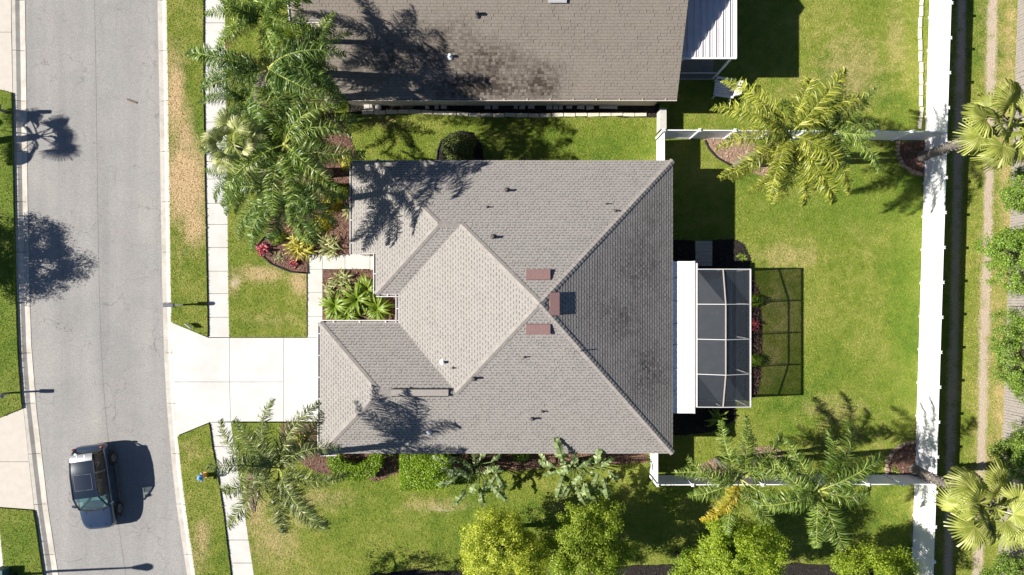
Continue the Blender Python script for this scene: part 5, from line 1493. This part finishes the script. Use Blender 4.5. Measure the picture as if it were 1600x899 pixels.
# ------------------------------------------------------------ street furniture
def mailbox(label, px, py, rz, post='vinyl', box='mailgrey'):
    t = thing('mailbox', label, 'mailbox', G(px, py, .05), rz, group='roadside mailboxes')
    MB().box(-.05, .05, -.05, .05, -.1, 1.02).build('post', M[post], t, local=True, bevel=.01)
    m = MB(); m.box(-.30, .06, -.04, .04, .94, .99); m.bar((-.04, 0, .70), (-.22, 0, .95), .05, .05); m.build('bracket', M[post], t, local=True)
    m = MB(); n = 8; x0, x1 = -.42, .08; w = .10
    prof = [(-w, 1.0), (-w, 1.13)] + [(-w * math.cos(math.pi * k / n), 1.13 + w * math.sin(math.pi * k / n)) for k in range(1, n)] + [(w, 1.13), (w, 1.0)]
    b = len(m.v)
    for x in (x0, x1): m.v += [(x, y, z) for y, z in prof]
    k = len(prof)
    for i in range(k): m.f.append((i, (i + 1) % k, k + (i + 1) % k, k + i))
    m.f.append(tuple(range(k))); m.f.append(tuple(reversed(range(k, 2 * k))))
    bx = m.build('box', M[box], t, local=True)
    m = MB(); m.box(x0 - .02, x0 - .004, -.1, .1, 1.0, 1.2); m.build('door', M[box], bx, local=True)
    m = MB(); m.box(-.12, -.10, .105, .115, 1.1, 1.28); m.box(-.12, -.02, .105, .115, 1.24, 1.29); m.build('flag', M['flag'], bx, local=True)
    return t
M['mailgrey'] = pmat('mailbox_grey', (.13, .14, .17), .08, 6, .4)
M['flag'] = pmat('mailbox_flag', (.35, .03, .03), .05, 6, .5)
mailbox('dark grey mailbox on a white post at the near kerb by the driveway', 286, 476.5, 0)
mailbox('dark mailbox on the lawn across the street near the tan driveway', 16, 614, math.pi, 'mailgrey')
mailbox('mailbox across the street at the upper left, mostly outside the frame', 12, 176, math.pi, 'mailgrey')

M['yellow'] = pmat('hydrant_yellow', (.60, .33, .06), .08, 6, .5)
M['blue'] = pmat('hydrant_blue', (.12, .30, .62), .06, 6, .4)
hy = thing('fire_hydrant', 'yellow fire hydrant with a blue cap on the verge by the curving sidewalk', 'hydrant', G(322, 741.5, .07))
MB().tube([(0, 0, 0), (0, 0, .05), (0, 0, .05), (0, 0, .5), (0, 0, .56)], [.17, .17, .12, .12, .15], 14).build('barrel', M['yellow'], hy, smooth=False, local=True)
MB().tube([(0, 0, .56), (0, 0, .60), (0, 0, .70), (0, 0, .76), (0, 0, .77), (0, 0, .82)], [.16, .16, .13, .06, .035, .03], 14).build('bonnet', M['blue'], hy, local=True, smooth=False)
for a in (0, 90, 180):
    d = Vector((math.cos(R(a + 90)), math.sin(R(a + 90)), 0))
    m = MB(); m.tube([d * .08 + Vector((0, 0, .42)), d * .2 + Vector((0, 0, .42))], .06 if a != 90 else .08, 10); m.build('outlet', M['yellow'], hy, local=True)
    m = MB(); m.tube([d * .2 + Vector((0, 0, .42)), d * .24 + Vector((0, 0, .42))], .075, 6); m.build('outlet_cap', M['blue'], hy, local=True)

ys_ = thing('yard_sign', 'small white sign board standing in the verge by the driveway corner', 'sign', G(299, 509, .07), R(-38))
MB().box(-.2, .2, -.008, .008, .10, .42).build('board', M['vinyl'], ys_, local=True)
m = MB(); m.box(-.15, -.14, -.005, .005, -.1, .12); m.box(.14, .15, -.005, .005, -.1, .12); m.build('stake', M['black'], ys_, local=True)

sl = thing('street_lamp', 'post-top street lamp at the lower left whose long shadow crosses the road', 'street lamp', G(26, 897, .06))
MB().tube([(0, 0, -.1), (0, 0, .6), (0, 0, .6), (0, 0, 4.55)], [.11, .10, .07, .05], 12).build('pole', M['black'], sl, local=True)
m = MB(); m.tube([(0, 0, 4.5), (0, 0, 4.62), (0, 0, 5.15), (0, 0, 5.3), (0, 0, 5.38)], [.06, .1, .22, .16, .03], 14); m.build('lantern', M['mailgrey'], sl, local=True)
M['teal'] = pmat('utility_teal', (.05, .11, .13), .1, 5, .6)
ub = thing('utility_box', 'dark teal utility box on the lawn in the lower left corner', 'utility box', G(8, 893, .06))
MB().box(-.32, .32, -.28, .28, 0, .55).build('cabinet', M['teal'], ub, local=True, bevel=.03)
m = MB(); m.box(-.34, .34, -.3, .3, .555, .6); m.build('lid', M['teal'], ub, local=True, bevel=.015)
m = MB(); m.obox((0, 0, .0), (.13, -.06, 0), (.012, .026, 0), (0, 0, .012)); o = m.build('fallen_branch', M['bark']); o.location = G(204, 157, -.13)
o.scale = (2.0, 1.6, 1); tag(o, 'short dark stick lying on the asphalt', 'stick')

# ------------------------------------------------------------ car
def cmat(name, col, rough, metal, coat):
    m = pmat(name, col, .04, 3, rough, metal=metal, coat=coat, spec=.5); return m
M['paint'] = cmat('car_paint', (.03, .05, .095), .24, .3, 1.0)
M['paintd'] = cmat('car_roof', (.012, .02, .036), .2, .2, 1.0)
M['silver'] = cmat('car_silver', (.36, .37, .39), .35, .3, .4)
M['tyre'] = pmat('tyre', (.02, .02, .02), .2, 10, .85)
M['rim'] = pmat('alloy_rim', (.32, .32, .33), .1, 10, .35, metal=.8)
M['chrome'] = pmat('chrome', (.6, .6, .62), .05, 10, .15, metal=1.0)
M['cglass'] = cargl_mat('windscreen', .35, (.10, .17, .18)); M['sglass'] = cargl_mat('side_glass', .45, (.03, .04, .04))
M['dash'] = pmat('car_dash', (.16, .28, .29), .25, 6, .7); M['tan'] = pmat('car_seat', (.36, .30, .20), .2, 6, .8)
M['tail'] = pmat('tail_lamp', (.16, .02, .03), .1, 8, .2); M['head'] = pmat('head_lamp', (.25, .27, .29), .05, 8, .1)
car = thing('parked_car', 'dark blue-grey compact suv with a dark glass roof on the road', 'car', G(159, 757, -.148), R(-90 + 7))
st = [(-2.24, .62, .72, .50), (-2.20, .74, .86, .42), (-2.08, .82, .99, .30), (-1.75, .885, 1.03, .24), (-1.1, .91, 1.01, .2), (-.2, .915, .99, .2), (.6, .91, .985, .2), (1.0, .905, .985, .2), (1.4, .89, .95, .24), (1.75, .86, .90, .28), (2.0, .79, .83, .32), (2.14, .68, .75, .38), (2.22, .52, .62, .46)]
m = MB(); rows = []
for (x, w, zt, zb) in st:
    pr = [(0, zb), (w * .8, zb), (w * .96, zb + .08), (w, .30 + (zt - .30) * .45), (w * .985, .30 + (zt - .30) * .72), (w * .95, zt - .05), (w * .86, zt - .005), (w * .6, zt + .018), (w * .3, zt + .03), (0, zt + .034)]
    full = pr + [(-y, z) for y, z in reversed(pr[1:-1])]
    rows.append([len(m.v) + i for i in range(len(full))]); m.v += [(x, y, z) for y, z in full]
for a, b in zip(rows, rows[1:]):
    n = len(a)
    for i in range(n): m.f.append((a[i], b[i], b[(i + 1) % n], a[(i + 1) % n]))
m.f.append(tuple(rows[0])); m.f.append(tuple(reversed(rows[-1])))
body = m.build('body', M['paint'], car, smooth=True, local=True)
sm = body.modifiers.new('sub', 'SUBSURF'); sm.levels = 1; sm.render_levels = 2
# greenhouse: stations x, half width at belt, half width at roof, roof height
gh = [(-2.02, .76, .70, 1.06), (-1.82, .79, .60, 1.46), (-1.55, .80, .61, 1.57), (-.9, .815, .63, 1.625), (-.1, .82, .63, 1.62), (.32, .82, .655, 1.565), (.62, .81, .70, 1.36), (1.02, .80, .74, 1.03)]
def ghp(i, f, s):
    x, wb, wt, zt = gh[i]; zb = 1.0
    bx = x if abs(x) < 1.9 else x
    return Vector((bx, s * (wb + (wt - wb) * f - .03 * math.sin(math.pi * f) * -1), zb + (zt - zb) * f))
def surf(name, i0, i1, mat, par, y0=-1, y1=1, lift=0.0, crown=.03, ny=6):
    m = MB(); R_ = []
    for i in range(i0, i1 + 1):
        x, wb, wt, zt = gh[i]; r_ = []
        for k in range(ny + 1):
            f = y0 + (y1 - y0) * k / ny; r_.append(len(m.v)); m.v.append((x, f * wt, zt + lift + crown * (1 - f * f)))
        R_.append(r_)
    for a, b in zip(R_, R_[1:]):
        for k in range(ny): m.f.append((a[k], b[k], b[k + 1], a[k + 1]))
    return m.build(name, mat, par, smooth=True, local=True)
roof_c = surf('car_roof', 1, 5, M['paintd'], car)
surf('sunroof', 3, 4, M['blackglass'] if 'blackglass' in M else M['paintd'], roof_c, -.72, .72, .006)
m = MB()
for f in (-.72, .72): m.bar((-.9, f * .63, 1.645), (-.1, f * .63, 1.642), .012, .008)
m.bar((-.1, -.45, 1.650), (-.1, .45, 1.650), .012, .008); m.bar((-.9, -.45, 1.655), (-.9, .45, 1.655), .012, .008)
m.build('sunroof_trim', M['mailgrey'], roof_c, local=True)
surf('windscreen', 5, 7, M['cglass'], car, -.97, .97, 0, .035)
surf('rear_window', 0, 1, M['sglass'], car, -.9, .9, .004, .03)
# silver rear roof edge with two ribs
m = MB(); R_ = []
for x, z, wt in ((-1.93, 1.50, .56), (-1.88, 1.565, .575), (-1.68, 1.598, .575), (-1.58, 1.607, .57)):
    R_.append([len(m.v) + k for k in range(7)]); m.v += [(x, -wt + 2 * wt * k / 6, z + .03 * (1 - (k / 3 - 1) ** 2)) for k in range(7)]
for a, b in zip(R_, R_[1:]):
    for k in range(6): m.f.append((a[k], b[k], b[k + 1], a[k + 1]))
sp = m.build('rear_spoiler', M['silver'], car, smooth=True, local=True)
m = MB()
for y in (-.2, .2): m.bar((-1.9, y, 1.592), (-1.58, y, 1.64), .03, .012)
m.build('rib', M['rim'], sp, local=True)
for s in (-1, 1):
    # pillars and window glass
    m = MB()
    for i in range(len(gh) - 1): m.bar(ghp(i, 1.0, s), ghp(i + 1, 1.0, s), .06, .05)
    for i, j in ((1, 1), (3, 3)):
        m.bar(ghp(i, 0, s), ghp(j, 1, s), .07, .03)
    m.bar(ghp(7, .05, s), ghp(5, 1, s), .06, .04)
    m.bar(ghp(0, .0, s), ghp(1, 1, s), .12, .05)
    m.build('pillar', M['paintd'], car, local=True)
    for (i0, i1) in ((1, 3), (3, 6)):
        m = MB()
        for i in range(i0, i1):
            m.quad(ghp(i, .02, s), ghp(i + 1, .02, s), ghp(i + 1, .97, s), ghp(i, .97, s))
        m.build('side_window', M['sglass'], car, local=True)
    m = MB(); m.bar(ghp(1, .02, s) + Vector((0, s * .015, 0)), ghp(4, .02, s) + Vector((0, s * .015, 0)), .02, .025); m.bar(ghp(4, .02, s) + Vector((0, s * .015, 0)), ghp(6, .02, s) + Vector((0, s * .015, 0)), .02, .025); m.build('window_trim', M['chrome'], car, local=True)
    m = MB(); m.obox((.82, s * 1.0, 1.02), (.06, 0, 0), (-.03 * 1, s * .10, 0), (0, 0, .07)); m.bar((.85, s * .86, .99), (.83, s * .95, 1.0), .05, .04); m.build('mirror', M['paint'], car, local=True, bevel=.03)
    m = MB(); m.obox((2.06, s * .60, .70), (.09, -s * .09, -.03), (.02, s * .08, 0), (0, 0, .05)); m.build('headlight', M['head'], car, local=True, bevel=.02)
    m = MB(); m.obox((-2.11, s * .72, .93), (.035, s * .04, .01), (-.03, s * .07, 0), (0, 0, .09)); m.build('taillight', M['tail'], car, local=True, bevel=.02)
    for x in (-.75, .25):
        m = MB(); m.bar((x - .1, s * .925, .86), (x + .1, s * .925, .86), .025, .03); m.build('door_handle', M['chrome'], car, local=True)
    m = MB(); m.box(-1.0, 1.0, min(s * .90, s * .94), max(s * .90, s * .94), .22, .30); m.build('sill_trim', M['rim'], car, local=True)
    for x in (-1.36, 1.34):
        t_ = MB(); y0 = s * .72; y1 = s * .93
        t_.tube([(x, y0, .33), (x, y0 + s * .03, .33), (x, y1 - s * .03, .33), (x, y1, .33)], [.29, .33, .33, .29], 24)
        wh = t_.build('wheel', M['tyre'], car, local=True, smooth=False)
        m = MB(); m.tube([(x, y1 - s * .02, .33), (x, y1 + s * .005, .33)], [.23, .22], 20)
        for k in range(5):
            a = k * 2 * math.pi / 5; m.bar((x, y1 + s * .01, .33), (x + math.cos(a) * .2, y1 + s * .01, .33 + math.sin(a) * .2), .05, .015, up=(0, 1, 0))
        m.build('rim', M['rim'], wh, local=True)
        # arch lip
        m = MB(); pts = [(x + math.cos(a) * .375, s * .905, .33 + math.sin(a) * .375) for a in np.linspace(-.1, math.pi + .1, 14)]
        m.tube(pts, .035, 6); m.build('wheel_arch', M['black'], car, local=True, smooth=True)
    m = MB(); m.bar((1.05, s * .46, 1.018), (2.0, s * .40, .868), .02, .012); m.build('hood_crease', M['paint'], car, local=True)
m = MB(); m.tube([(1.0, -.74, 1.03), (1.10, -.4, 1.05), (1.13, 0, 1.055), (1.10, .4, 1.05), (1.0, .74, 1.03)], .028, 6); m.build('cowl', M['black'], car, local=True)
m = MB(); m.bar((1.06, -.5, 1.075), (.98, .1, 1.10), .015, .012); m.bar((1.08, 0, 1.08), (.95, .55, 1.10), .015, .012); m.build('wiper', M['black'], car, local=True)
m = MB(); m.box(.40, 1.0, -.72, .72, .95, 1.0); m.obox((.55, 0, 1.0), (.12, 0, -.03), (0, .68, 0), (0, 0, .03)); m.build('dashboard', M['dash'], car, local=True)
for y in (-.36, .36):
    for x in (-.15, -1.05):
        m = MB(); m.box(x - .25, x + .25, y - .24, y + .24, .9, 1.02); m.obox((x - .28, y, 1.15), (.06, 0, 0), (0, .22, 0), (-.05, 0, .22)); m.build('seat', M['tan'], car, local=True, bevel=.04)
m = MB(); m.box(-2.22, -2.12, -.62, .62, .42, .56); m.build('bumper', M['black'], car, local=True, bevel=.03)
m = MB(); m.box(2.12, 2.21, -.45, .45, .45, .62); m.build('grille', M['black'], car, local=True, bevel=.02)
